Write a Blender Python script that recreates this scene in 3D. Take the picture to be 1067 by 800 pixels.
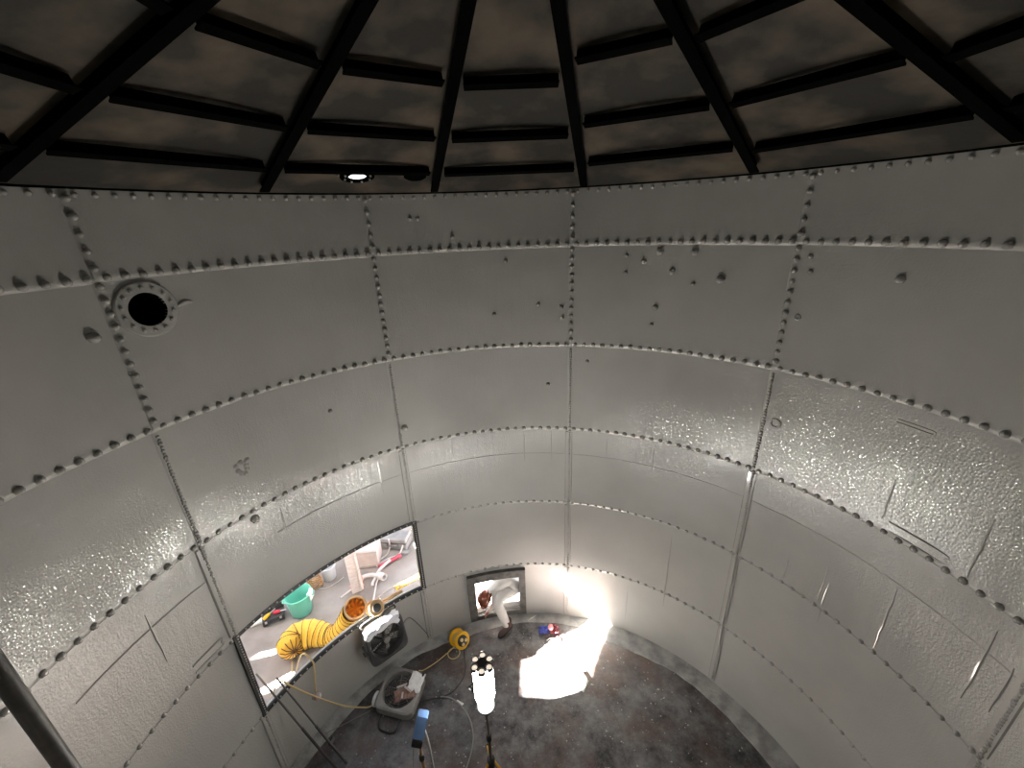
import bpy, bmesh, math, random
from mathutils import Vector, Matrix, noise

random.seed(7)
rad = math.radians
scene = bpy.context.scene
for o in list(bpy.data.objects):
    bpy.data.objects.remove(o, do_unlink=True)

# ------------------------------------------------------------------ camera, sky, sun, exposure
CAM = Vector((-0.1105, -2.0550, 6.7402))
PITCH, ROLL, FPX = 0.3696, -0.0412, 435.5
_fw = Vector((0, math.cos(PITCH), -math.sin(PITCH)))
_up = Vector((0, math.sin(PITCH), math.cos(PITCH)))
_rt = Vector((1, 0, 0))
cx = _rt * math.cos(ROLL) + _up * math.sin(ROLL)
cy = -_rt * math.sin(ROLL) + _up * math.cos(ROLL)
cam_data = bpy.data.cameras.new('camera')
cam_data.sensor_width = 36.0
cam_data.lens = 36.0 * FPX / 1067.0
cam_data.clip_start = 0.05
cam = bpy.data.objects.new('camera', cam_data)
scene.collection.objects.link(cam)
cam.matrix_world = Matrix(((cx.x, cy.x, -_fw.x, CAM.x), (cx.y, cy.y, -_fw.y, CAM.y),
                           (cx.z, cy.z, -_fw.z, CAM.z), (0, 0, 0, 1)))
scene.camera = cam

SUN_DIR = Vector((0.98 * 0.894, 0.196 * 0.894, -0.447)).normalized()   # travels this way
world = bpy.data.worlds.new('sky')
scene.world = world
world.use_nodes = True
wn = world.node_tree
wn.nodes.clear()
_sky = wn.nodes.new('ShaderNodeTexSky')
_sky.sky_type = 'NISHITA'
_sky.sun_disc = False
_sky.sun_elevation = rad(26.6)
_sky.sun_rotation = math.atan2(-SUN_DIR.x, -SUN_DIR.y)
_sky.dust_density = 3.0
_hsv = wn.nodes.new('ShaderNodeHueSaturation')
_hsv.inputs['Saturation'].default_value = 0.35
_bg = wn.nodes.new('ShaderNodeBackground')
_bg.inputs['Strength'].default_value = 0.62
_wo = wn.nodes.new('ShaderNodeOutputWorld')
wn.links.new(_sky.outputs[0], _hsv.inputs['Color'])
wn.links.new(_hsv.outputs[0], _bg.inputs[0])
wn.links.new(_bg.outputs[0], _wo.inputs[0])

sun_data = bpy.data.lights.new('sun', 'SUN')
sun_data.energy = 900.0
sun_data.angle = rad(0.6)
sun_data.color = (1.0, 0.93, 0.84)
sun = bpy.data.objects.new('sun', sun_data)
scene.collection.objects.link(sun)
sun.rotation_euler = SUN_DIR.to_track_quat('-Z', 'Y').to_euler()

vs = scene.view_settings
vs.view_transform = 'Standard'
vs.look = 'None'
vs.gamma = 1.0
vs.exposure = 0.0
vs.use_curve_mapping = False

LAMP_STRENGTH = 50.0
SPOT_WATTS = 84.0

# ------------------------------------------------------------------ materials
MAT = {}


def mat(name, col, rough=0.5, metal=0.0, spec=0.5, col2=None, nscale=4.0, ndetail=5.0, lo=0.35, hi=0.65,
        stretch=(1, 1, 1), bump=0.0, bscale=40.0, bdist=0.01, bstretch=(1, 1, 1), emit=None, estr=0.0, coat=0.0, trans=0.0,
        rvar=0.0, subsurf=0.0):
    m = bpy.data.materials.new(name)
    m.use_nodes = True
    nt = m.node_tree
    b = nt.nodes['Principled BSDF']
    b.inputs['Base Color'].default_value = (*col, 1)
    b.inputs['Roughness'].default_value = rough
    b.inputs['Metallic'].default_value = metal
    b.inputs['Specular IOR Level'].default_value = spec
    b.inputs['Coat Weight'].default_value = coat
    b.inputs['Transmission Weight'].default_value = trans
    if emit:
        b.inputs['Emission Color'].default_value = (*emit, 1)
        b.inputs['Emission Strength'].default_value = estr
    tc = nt.nodes.new('ShaderNodeTexCoord')

    def nz(scale, detail, st):
        mp = nt.nodes.new('ShaderNodeMapping')
        mp.inputs['Scale'].default_value = st
        nt.links.new(tc.outputs['Object'], mp.inputs['Vector'])
        n = nt.nodes.new('ShaderNodeTexNoise')
        n.inputs['Scale'].default_value = scale
        n.inputs['Detail'].default_value = detail
        nt.links.new(mp.outputs[0], n.inputs['Vector'])
        return n
    if col2 is not None:
        n = nz(nscale, ndetail, stretch)
        r = nt.nodes.new('ShaderNodeValToRGB')
        r.color_ramp.elements[0].position = lo
        r.color_ramp.elements[0].color = (*col, 1)
        r.color_ramp.elements[1].position = hi
        r.color_ramp.elements[1].color = (*col2, 1)
        nt.links.new(n.outputs['Fac'], r.inputs[0])
        nt.links.new(r.outputs[0], b.inputs['Base Color'])
        if rvar:
            mr = nt.nodes.new('ShaderNodeMapRange')
            mr.inputs['To Min'].default_value = rough - rvar
            mr.inputs['To Max'].default_value = rough + rvar
            nt.links.new(n.outputs['Fac'], mr.inputs['Value'])
            nt.links.new(mr.outputs[0], b.inputs['Roughness'])
    if bump:
        n = nz(bscale, 3.0, bstretch)
        bp = nt.nodes.new('ShaderNodeBump')
        bp.inputs['Strength'].default_value = bump
        bp.inputs['Distance'].default_value = bdist
        nt.links.new(n.outputs['Fac'], bp.inputs['Height'])
        nt.links.new(bp.outputs[0], b.inputs['Normal'])
    MAT[name] = m
    return m


def wall_paint():
    """glossy grey tank enamel: brushed streaks, orange peel and patches of thicker, rougher paint"""
    m = mat('tank_enamel', (0.30, 0.296, 0.282), rough=0.3, spec=0.5)
    nt = m.node_tree
    b = nt.nodes['Principled BSDF']
    tc = nt.nodes['Texture Coordinate']

    def nz(scale, detail, st=(1, 1, 1), off=(0, 0, 0)):
        mp = nt.nodes.new('ShaderNodeMapping')
        mp.inputs['Scale'].default_value = st
        mp.inputs['Location'].default_value = off
        nt.links.new(tc.outputs['Object'], mp.inputs['Vector'])
        n = nt.nodes.new('ShaderNodeTexNoise')
        n.inputs['Scale'].default_value = scale
        n.inputs['Detail'].default_value = detail
        nt.links.new(mp.outputs[0], n.inputs['Vector'])
        return n.outputs['Fac']

    def math_(op, a, c):
        n = nt.nodes.new('ShaderNodeMath')
        n.operation = op
        for i, x in enumerate((a, c)):
            if isinstance(x, (int, float)):
                n.inputs[i].default_value = x
            else:
                nt.links.new(x, n.inputs[i])
        return n.outputs[0]
    c = nz(1.3, 6)
    r = nt.nodes.new('ShaderNodeValToRGB')
    r.color_ramp.elements[0].position = 0.3
    r.color_ramp.elements[0].color = (0.398, 0.396, 0.376, 1)
    r.color_ramp.elements[1].position = 0.7
    r.color_ramp.elements[1].color = (0.452, 0.450, 0.429, 1)
    nt.links.new(c, r.inputs[0])
    nt.links.new(r.outputs[0], b.inputs['Base Color'])
    peel = nz(62, 2)                       # orange peel
    drips = nz(3.0, 5, (5, 5, 0.6))        # vertical runs
    brush = nz(2.0, 4, (0.8, 0.8, 16), (3, 1, 0))
    waves = nz(1.1, 2, (1, 1, 1), (9, 4, 2))
    patch = nt.nodes.new('ShaderNodeMapRange')
    patch.inputs['From Min'].default_value = 0.42
    patch.inputs['From Max'].default_value = 0.58
    patch.inputs['To Min'].default_value = 0.0019
    patch.inputs['To Max'].default_value = 0.0034
    nt.links.new(nz(0.9, 3, (1, 1, 1.6), (2, 5, 1)), patch.inputs['Value'])
    h = math_('ADD', math_('MULTIPLY', peel, patch.outputs[0]), math_('MULTIPLY', drips, 0.0022))
    h = math_('ADD', h, math_('MULTIPLY', brush, 0.0009))
    h = math_('ADD', h, math_('MULTIPLY', waves, 0.012))
    bp = nt.nodes.new('ShaderNodeBump')
    bp.inputs['Strength'].default_value = 1.0
    bp.inputs['Distance'].default_value = 1.0
    nt.links.new(h, bp.inputs['Height'])
    nt.links.new(bp.outputs[0], b.inputs['Normal'])
    mr = nt.nodes.new('ShaderNodeMapRange')
    mr.inputs['To Min'].default_value = 0.05
    mr.inputs['To Max'].default_value = 0.10
    nt.links.new(drips, mr.inputs['Value'])
    nt.links.new(mr.outputs[0], b.inputs['Roughness'])
    return m


def floor_material():
    m = mat('tank_floor_steel', (0.02, 0.02, 0.022), rough=0.42)
    nt = m.node_tree
    b = nt.nodes['Principled BSDF']
    tc = nt.nodes['Texture Coordinate']

    def nz(scale, detail, rough=0.5, off=(0, 0, 0)):
        mp = nt.nodes.new('ShaderNodeMapping')
        mp.inputs['Location'].default_value = off
        nt.links.new(tc.outputs['Object'], mp.inputs['Vector'])
        n = nt.nodes.new('ShaderNodeTexNoise')
        n.inputs['Scale'].default_value = scale
        n.inputs['Detail'].default_value = detail
        n.inputs['Roughness'].default_value = rough
        nt.links.new(mp.outputs[0], n.inputs['Vector'])
        return n.outputs['Fac']

    def ramp(f, p0, c0, p1, c1):
        r = nt.nodes.new('ShaderNodeValToRGB')
        r.color_ramp.elements[0].position = p0
        r.color_ramp.elements[0].color = (*c0, 1)
        r.color_ramp.elements[1].position = p1
        r.color_ramp.elements[1].color = (*c1, 1)
        nt.links.new(f, r.inputs[0])
        return r.outputs[0]

    def mix(f, a, c):
        n = nt.nodes.new('ShaderNodeMix')
        n.data_type = 'RGBA'
        nt.links.new(f, n.inputs[0])
        for s, x in ((6, a), (7, c)):
            if isinstance(x, tuple):
                n.inputs[s].default_value = (*x, 1)
            else:
                nt.links.new(x, n.inputs[s])
        return n.outputs[2]
    base = ramp(nz(2.6, 12, 0.75), 0.38, (0.022, 0.022, 0.024), 0.62, (0.19, 0.185, 0.19))
    rust = ramp(nz(1.3, 10, 0.7, (4, 7, 0)), 0.47, (0, 0, 0), 0.62, (0.7, 0.7, 0.7))
    c = mix(rust, base, (0.085, 0.05, 0.036))
    dust = ramp(nz(26, 6, 0.7, (1, 2, 3)), 0.58, (0, 0, 0), 0.68, (0.6, 0.6, 0.6))
    c = mix(dust, c, (0.24, 0.22, 0.21))
    nt.links.new(c, b.inputs['Base Color'])
    bp = nt.nodes.new('ShaderNodeBump')
    bp.inputs['Strength'].default_value = 0.5
    bp.inputs['Distance'].default_value = 0.01
    nt.links.new(nz(22, 6, 0.6), bp.inputs['Height'])
    nt.links.new(bp.outputs[0], b.inputs['Normal'])
    return m


WALL = wall_paint()
FLOOR = floor_material()
GLOSS = mat('tank_enamel_thick', (0.42, 0.414, 0.39), 0.16, coat=1.0)
GLOSS.node_tree.nodes['Principled BSDF'].inputs['Coat Roughness'].default_value = .06
mat('curb_mortar', (0.22, 0.22, 0.22), 0.5, col2=(0.42, 0.42, 0.41), nscale=5, ndetail=7, lo=.32, hi=.6, bump=.6, bscale=14, bdist=.03)
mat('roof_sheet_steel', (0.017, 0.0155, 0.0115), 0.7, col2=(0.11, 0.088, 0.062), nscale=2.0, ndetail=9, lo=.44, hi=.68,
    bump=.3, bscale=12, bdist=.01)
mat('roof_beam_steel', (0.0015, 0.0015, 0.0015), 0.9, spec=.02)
mat('black_rubber', (0.018, 0.018, 0.018), 0.6)
mat('hatch_frame_steel', (0.045, 0.045, 0.043), 0.55, col2=(0.11, 0.108, 0.10), nscale=9, ndetail=6, bump=.4, bscale=30, bdist=.006)
mat('zinc_bolt', (0.62, 0.61, 0.58), 0.3, metal=.7)
mat('concrete', (0.15, 0.125, 0.118), 0.85, col2=(0.38, 0.355, 0.35), nscale=.75, ndetail=9, lo=.36, hi=.66, bump=.3, bscale=25)
mat('sun_mask_board', (0.16, 0.12, 0.09), 0.8, col2=(0.25, 0.2, 0.16), nscale=3, stretch=(1, 1, 6))
mat('black_plastic', (0.018, 0.018, 0.02), 0.42)
mat('grey_plastic', (0.20, 0.195, 0.185), 0.5, col2=(0.27, 0.26, 0.25), nscale=7)
mat('dark_plastic', (0.035, 0.036, 0.038), 0.4, col2=(0.055, 0.055, 0.058), nscale=6)
mat('fan_blade_smoke', (0.05, 0.045, 0.045), 0.4)
mat('white_cloth', (0.88, 0.87, 0.86), 0.85)
mat('white_plastic', (0.75, 0.76, 0.80), 0.35)
mat('coverall', (0.80, 0.78, 0.75), 0.85, col2=(0.86, 0.84, 0.81), nscale=14, bump=.5, bscale=22, bdist=.02)
mat('skin', (0.44, 0.22, 0.16), 0.55)
mat('helmet_brown', (0.20, 0.055, 0.032), 0.25, coat=.4)
mat('boot_leather', (0.055, 0.028, 0.022), 0.55)
mat('boot_sole', (0.012, 0.012, 0.012), 0.7)
mat('reel_yellow', (0.78, 0.42, 0.01), 0.35)
mat('cord_yellow', (0.62, 0.48, 0.22), 0.5)
mat('cord_grey', (0.25, 0.245, 0.23), 0.5)
mat('cord_black', (0.03, 0.03, 0.03), 0.5)
mat('duct_yellow', (0.72, 0.40, 0.035), 0.5, col2=(0.80, 0.52, 0.06), nscale=4, bump=.5, bscale=12, bdist=.02)
mat('duct_wire', (0.12, 0.055, 0.015), 0.6)
mat('duct_orange', (0.62, 0.20, 0.015), 0.6)
mat('wood_tan', (0.42, 0.26, 0.12), 0.6, col2=(0.52, 0.34, 0.17), nscale=8, stretch=(1, 1, 6))
mat('plank_wood', (0.42, 0.36, 0.35), 0.7, col2=(0.52, 0.46, 0.44), nscale=5, stretch=(2, 2, 8))
mat('crate_board', (0.50, 0.42, 0.41), 0.75, col2=(0.60, 0.52, 0.50), nscale=6)
mat('tub_teal', (0.14, 0.50, 0.40), 0.35)
mat('case_grey', (0.16, 0.16, 0.17), 0.5, col2=(0.24, 0.24, 0.25), nscale=5)
mat('pipe_white', (0.62, 0.58, 0.58), 0.45)
mat('pipe_red', (0.46, 0.035, 0.07), 0.4)
mat('coral_plastic', (0.72, 0.27, 0.20), 0.5)
mat('lamp_blue', (0.22, 0.40, 0.78), 0.4)
mat('steel_pole', (0.11, 0.105, 0.10), 0.4, metal=.6)
mat('dark_pole', (0.035, 0.034, 0.033), 0.45)
mat('rail_paint', (0.045, 0.042, 0.04), 0.55, col2=(0.09, 0.085, 0.08), nscale=20)
mat('lamp_pole_bronze', (0.18, 0.14, 0.10), 0.4, metal=.4)
mat('lamp_diffuser', (0.9, 0.9, 0.9), 0.4, emit=(1.0, 0.985, 0.955), estr=LAMP_STRENGTH)
mat('lamp_spot_lens', (0.75, 0.68, 0.6), 0.25, emit=(1.0, 0.86, 0.7), estr=0.9)
mat('lamp_dark', (0.03, 0.03, 0.03), 0.4)
mat('paper', (0.75, 0.73, 0.68), 0.8)
mat('rag_blue', (0.05, 0.07, 0.32), 0.8)
mat('rag_maroon', (0.13, 0.02, 0.03), 0.7)
mat('pink_plastic', (0.62, 0.22, 0.24), 0.5)
mat('brown_rag', (0.20, 0.11, 0.085), 0.8, col2=(0.32, 0.2, 0.16), nscale=10)
mat('straw_brown', (0.18, 0.09, 0.035), 0.8, col2=(0.3, 0.17, 0.07), nscale=15)
mat('paint_chip', (0.45, 0.43, 0.41), 0.7)
mat('tool_red', (0.55, 0.02, 0.05), 0.4)
mat('hole_dark', (0.004, 0.004, 0.004), 0.9, spec=0.1)

# ------------------------------------------------------------------ mesh helpers
COL = scene.collection


class MB:
    def __init__(self):
        self.v, self.f = [], []

    def add(self, vs_, fs_, M=None):
        n = len(self.v)
        self.v += [tuple(M @ Vector(p)) if M else tuple(p) for p in vs_]
        self.f += [tuple(i + n for i in q) for q in fs_]
        return self

    def box(self, sx, sy, sz, M=None, c=(0, 0, 0), b=0.0):
        hx, hy, hz = sx / 2, sy / 2, sz / 2
        if b <= 0:
            p = [(c[0] + x * hx, c[1] + y * hy, c[2] + z * hz) for z in (-1, 1) for y in (-1, 1) for x in (-1, 1)]
            q = [(0, 2, 3, 1), (4, 5, 7, 6), (0, 1, 5, 4), (2, 6, 7, 3), (0, 4, 6, 2), (1, 3, 7, 5)]
            return self.add(p, q, M)
        bm = bmesh.new()
        bmesh.ops.create_cube(bm, size=1)
        for v in bm.verts:
            v.co = Vector((v.co.x * sx, v.co.y * sy, v.co.z * sz))
        bmesh.ops.bevel(bm, geom=bm.edges[:], offset=b, segments=2, affect='EDGES', profile=.5)
        for v in bm.verts:
            v.co += Vector(c)
        bm.verts.index_update()
        p = [tuple(v.co) for v in bm.verts]
        q = [tuple(v.index for v in f.verts) for f in bm.faces]
        bm.free()
        return self.add(p, q, M)

    def lathe(self, prof, n=24, M=None, closed=False, a0=0, a1=360):
        """profile of (r, z) turned about local z"""
        full = abs(a1 - a0) >= 359.9
        m = n if full else n + 1
        p, q = [], []
        for i in range(m):
            a = rad(a0 + (a1 - a0) * i / n)
            for r, z in prof:
                p.append((r * math.cos(a), r * math.sin(a), z))
        k = len(prof)
        for i in range(n):
            j = (i + 1) % m
            for t in range(k - 1 if not closed else k):
                u = (t + 1) % k
                q.append((i * k + t, j * k + t, j * k + u, i * k + u))
        return self.add(p, q, M)

    def tube(self, pts, r, n=8, M=None, cap=True, rs=None):
        pts = [Vector(x) for x in pts]
        p, q = [], []
        t0 = (pts[1] - pts[0]).normalized()
        ref = Vector((0, 0, 1)) if abs(t0.z) < .9 else Vector((1, 0, 0))
        nrm = t0.cross(ref).normalized()
        for i, x in enumerate(pts):
            a = pts[max(i - 1, 0)]
            c = pts[min(i + 1, len(pts) - 1)]
            t = (c - a).normalized()
            nrm = (nrm - t * nrm.dot(t)).normalized()
            bn = t.cross(nrm)
            ri = rs[i] if rs else r
            for k in range(n):
                an = 2 * math.pi * k / n
                p.append(tuple(x + (nrm * math.cos(an) + bn * math.sin(an)) * ri))
        for i in range(len(pts) - 1):
            for k in range(n):
                l = (k + 1) % n
                q.append((i * n + k, i * n + l, (i + 1) * n + l, (i + 1) * n + k))
        if cap:
            q.append(tuple(range(n - 1, -1, -1)))
            q.append(tuple((len(pts) - 1) * n + k for k in range(n)))
        return self.add(p, q, M)

    def disc(self, r, z=0, n=20, M=None):
        return self.add([(r * math.cos(2 * math.pi * k / n), r * math.sin(2 * math.pi * k / n), z) for k in range(n)],
                        [tuple(range(n))], M)

    def build(self, name, material, parent=None, smooth=False, kind=None):
        me = bpy.data.meshes.new(name)
        me.from_pydata(self.v, [], self.f)
        bm = bmesh.new()
        bm.from_mesh(me)
        bmesh.ops.recalc_face_normals(bm, faces=bm.faces[:])
        bm.to_mesh(me)
        bm.free()
        me.materials.append(MAT[material])
        if smooth:
            for p in me.polygons:
                p.use_smooth = True
            try:
                me.set_sharp_from_angle(angle=rad(40))
            except Exception:
                pass
        o = bpy.data.objects.new(name, me)
        COL.objects.link(o)
        if parent:
            o.parent = parent
        if kind:
            o['kind'] = kind
        return o


def catmull(pts, k=6):
    pts = [Vector(p) for p in pts]
    out = []
    for i in range(len(pts) - 1):
        p0, p1, p2, p3 = pts[max(i - 1, 0)], pts[i], pts[i + 1], pts[min(i + 2, len(pts) - 1)]
        for j in range(k):
            t = j / k
            out.append(.5 * ((2 * p1) + (p2 - p0) * t + (2 * p0 - 5 * p1 + 4 * p2 - p3) * t * t + (3 * p1 - p0 - 3 * p2 + p3) * t ** 3))
    out.append(pts[-1])
    return out


def frame(loc, z, x=(1, 0, 0)):
    z = Vector(z).normalized()
    x = Vector(x)
    x = (x - z * x.dot(z)).normalized()
    y = z.cross(x)
    return Matrix(((x.x, y.x, z.x, loc[0]), (x.y, y.y, z.y, loc[1]), (x.z, y.z, z.z, loc[2]), (0, 0, 0, 1)))


def tag(o, label, cat, group=None, kind=None):
    o['label'] = label
    o['category'] = cat
    if group:
        o['group'] = group
    if kind:
        o['kind'] = kind
    return o


def empty(name, loc=(0, 0, 0), M=None):
    o = bpy.data.objects.new(name, None)
    COL.objects.link(o)
    if M is not None:
        o.matrix_world = M
    else:
        o.location = loc
    o.empty_display_size = .1
    return o


def thing(name, label, cat, loc=(0, 0, 0), M=None, group=None):
    return tag(empty(name, loc, M), label, cat, group)


def structure(name, label):
    o = empty(name)
    o['kind'] = 'structure'
    o['label'] = label
    return o


def cyl(az, z, r):
    a = rad(az)
    return Vector((r * math.sin(a), r * math.cos(a), z))


def inward(az):
    a = rad(az)
    return Vector((-math.sin(a), -math.cos(a), 0))


def pixel(p):
    d = Vector(p) - CAM
    w = d.dot(_fw)
    if w < .1:
        return None
    return 533.5 + FPX * d.dot(cx) / w, 400 - FPX * d.dot(cy) / w, w


# ------------------------------------------------------------------ the tank shell
R = 3.607
ZS = [0.0, 1.206, 2.513, 3.840, 5.140, 6.455, 7.100]
AZ = [-68.0, -28.25, 11.6, 50.9, 90.6, 130.9, 171.2, 211.5, 251.7, 292.0]

shell = structure('wall_shell', 'round tank wall of riveted steel plates painted glossy grey')


def grid_plate(azs, zs, rfun, thick, hole=None):
    """curved plate with thickness; hole = (a0, a1, z0, z1) leaves cells out"""
    mb = MB()
    na, nz = len(azs), len(zs)
    for k in range(2):
        for j, z in enumerate(zs):
            for i, a in enumerate(azs):
                mb.v.append(tuple(cyl(a, z, rfun(i, j) + (thick if k else 0))))
    idx = lambda i, j, k: k * na * nz + j * na + i

    def keep(i, j):
        if i < 0 or j < 0 or i >= na - 1 or j >= nz - 1:
            return False
        if hole:
            a, z = (azs[i] + azs[i + 1]) / 2, (zs[j] + zs[j + 1]) / 2
            if hole[0] < a < hole[1] and hole[2] < z < hole[3]:
                return False
        return True
    for i in range(na - 1):
        for j in range(nz - 1):
            if not keep(i, j):
                continue
            mb.f.append((idx(i, j, 0), idx(i, j + 1, 0), idx(i + 1, j + 1, 0), idx(i + 1, j, 0)))
            mb.f.append((idx(i, j, 1), idx(i + 1, j, 1), idx(i + 1, j + 1, 1), idx(i, j + 1, 1)))
            for di, dj, (p, q) in ((-1, 0, ((i, j), (i, j + 1))), (1, 0, ((i + 1, j), (i + 1, j + 1))),
                                   (0, -1, ((i, j), (i + 1, j))), (0, 1, ((i, j + 1), (i + 1, j + 1)))):
                if not keep(i + di, j + dj):
                    mb.f.append((idx(*p, 0), idx(*q, 0), idx(*q, 1), idx(*p, 1)))
    return mb


LAP = .025


def face(z):
    """how far the plate face stands inwards at height z: each plate laps over the one below"""
    c = min(5, max(0, sum(1 for q in ZS[1:6] if z >= q)))
    t = min(1, max(0, (z - ZS[c]) / (ZS[c + 1] - ZS[c])))
    return LAP * (1 - t) ** 3


HATCH = (-14.5, -2.1, 0.19, 0.955)
NOZZLE = (-63.9, 6.16)
for c in range(6):
    for s in range(9):
        if c == 1 and s == 0:
            continue                                   # this plate has been cut out: the access opening
        a0, a1, z0, z1 = AZ[s], AZ[s + 1], ZS[c], ZS[c + 1]
        zb = z0 - .045 if c else 0.0
        zt = z1 + .045 if c < 5 else z1
        azs = [a0 - .65, a0 - .3, a0 + .1] + [a0 + (a1 - a0) * i / 18 for i in range(1, 18)] + [a1 + .5]
        zs = [zb] + ([zb + .009, zb + .029, zb + .049, zb + .068] if c else []) + [zb + (zt - zb) * i / 4 for i in (.5, 1, 1.6, 2.4, 3.2)] + [zt]
        hole = None
        if c == 0 and s == 1:
            hole = HATCH
            azs = sorted(azs + [HATCH[0], HATCH[1]])
            zs = sorted(zs + [HATCH[2], HATCH[3]])
        if c == 4 and s == 0:
            hole = (-66.5, -61.3, 5.99, 6.33)
            azs = sorted(azs + [hole[0], hole[1]])
            zs = sorted(zs + [hole[2], hole[3]])

        def rf(i, j, azs=azs, zs=zs):
            ta = (azs[i] - azs[0]) / (azs[-1] - azs[0])
            tz = (zs[j] - zs[0]) / (zs[-1] - zs[0])
            k = j if c else 9      # rounded fillet of paint along the lap
            e = 0.0 if i == 0 else (0.0, .37, .81, 1.0)[min(3, k)]
            return R - (LAP * (1 - tz) ** 3 + .012 * (1 - ta)) * e
        o = grid_plate(azs, zs, rf, .026, hole).build('plate', 'black_rubber', shell)
        o.data.materials[0] = WALL
        for p in o.data.polygons:
            p.use_smooth = True
        o.data.set_sharp_from_angle(angle=rad(46))

# rivets -------------------------------------------------------------
riv = MB()
riv.lathe([(.031, -.004), (.030, .014), (.021, .028), (.008, .034)], 8)
riv.add([(.008 * math.cos(k * math.pi / 4), .008 * math.sin(k * math.pi / 4), .034) for k in range(8)], [tuple(range(8))])
RV, RF = riv.v, riv.f


def in_opening(az, z, m=0.0):
    return AZ[0] - m < az < AZ[1] + m and ZS[1] - .02 < z < ZS[2] + .02


spots = []     # (az, z, r, scale, row key)
for k in range(1, 6):
    for s in range(9):
        for i in range(20):
            az = AZ[s] + (AZ[s + 1] - AZ[s]) * (i + .5) / 20
            if s == 0 and k in (1, 2):
                continue                                # the frame of the opening covers these
            spots.append((az, ZS[k] - .004 + random.uniform(-.004, .004), R - .024, random.uniform(.92, 1.1) * (.8 if k < 3 else 1), 'ring%d' % k))
for s in range(9):
    for i in range(20):
        spots.append((AZ[s] + (AZ[s + 1] - AZ[s]) * (i + .5) / 20, ZS[6] - .045, R - .004, .75, 'ring6'))
for s in range(9):
    for z0, z1 in ((ZS[4], ZS[5]), (ZS[5], ZS[6])):
        n = round((z1 - z0 - .1) / .1)
        for i in range(n):
            z = z0 + .07 + (z1 - z0 - .14) * i / (n - 1)
            spots.append((AZ[s] + .05, z, R - .010 - face(z), random.uniform(.88, 1.05), 'column%d' % s))
ranked = []
for q in spots:
    p = pixel(cyl(q[0], q[1], q[2]))
    if p and -5 < p[0] < 1072 and -5 < p[1] < 805:
        ranked.append((p[2] / q[3], q))
ranked.sort(key=lambda t: t[0])
single = set(id(q) for _, q in ranked[:255])
rivet_mesh = None
rows = {}
for q in spots:
    az, z, r, sc, key = q
    M = frame(cyl(az, z, r), inward(az), (0, 0, 1)) @ Matrix.Scale(sc, 4)
    if id(q) in single:
        if rivet_mesh is None:
            t = MB().add(RV, RF).build('rivet', 'black_rubber', shell, True)
            t.data.materials[0] = GLOSS
            rivet_mesh = t.data
        else:
            t = bpy.data.objects.new('rivet', rivet_mesh)
            COL.objects.link(t)
            t.parent = shell
        t.matrix_local = M
    else:
        rows.setdefault(key, MB()).add(RV, RF, M)
for key, mb in rows.items():
    o = mb.build('rivet_row', 'black_rubber', shell, True, 'stuff')
    o.data.materials[0] = GLOSS

# lone bolts left in the plates
LONE = [(-20.44, 6.822), (-18.99, 6.818), (-12.61, 6.591), (-2.00, 6.267), (22.43, 6.299), (25.79, 6.230), (28.68, 6.341),
        (31.12, 6.109), (34.82, 6.341), (22.44, 6.091), (35.14, 5.972), (39.82, 6.041), (28.68, 5.673), (28.22, 5.450),
        (4.61, 5.689), (-4.97, 5.584), (9.53, 5.645), (9.74, 5.501), (15.31, 4.894), (6.53, 4.533), (52.81, 6.313),
        (53.25, 6.168), (64.46, 6.154), (-70.52, 6.014), (-41.38, 4.637), (-27.16, 4.119), (-59.01, 3.721)]
big = {5: 1.2, 6: 1.5, 8: 1.35, 11: 1.6, 7: 1.2, 12: 1.2, 23: 1.5, 25: 1.6, 26: 1.6, 22: 1.3}
for i, (az, z) in enumerate(LONE):
    t = bpy.data.objects.new('bolt_head', rivet_mesh)
    COL.objects.link(t)
    t.parent = shell
    t.matrix_local = frame(cyl(az, z, R - .006 - face(z)), inward(az), (0, 0, 1)) @ Matrix.Scale(big.get(i, .85), 4)

# fine beads and straps of the lower vertical seams
bead = MB().lathe([(.018, -.004), (.015, .012), (.004, .018)], 6)
for s in range(9):
    mb = MB()
    z = .12
    while z < 5.08:
        if not (s in (0, 1) and 1.15 < z < 2.56):
            mb.add(bead.v, bead.f, frame(cyl(AZ[s] + random.uniform(-.03, .03), z, R - .012 - face(z) - (.006 if z < ZS[3] else 0)), inward(AZ[s]), (0, 0, 1)) @ Matrix.Scale(random.uniform(.8, 1.25), 4))
        z += .036
    o = mb.build('seam_bead', 'black_rubber', shell, True, 'stuff')
    o.data.materials[0] = GLOSS
    for c in range(3):
        if s in (0, 1) and c == 1:
            continue
        z0, z1 = ZS[c] + .06, ZS[c + 1] - .06
        a = AZ[s]
        st = grid_plate([a - 1.0, a - .85, a + .55, a + .7], [z0, z0 + .01, z1 - .01, z1],
                        lambda i, j: R - face((z0, z0, z1, z1)[j]) - (.018 if 0 < i < 3 and 0 < j < 3 else .002), .014).build('seam_strap', 'black_rubber', shell)
        st.data.materials[0] = GLOSS

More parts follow.
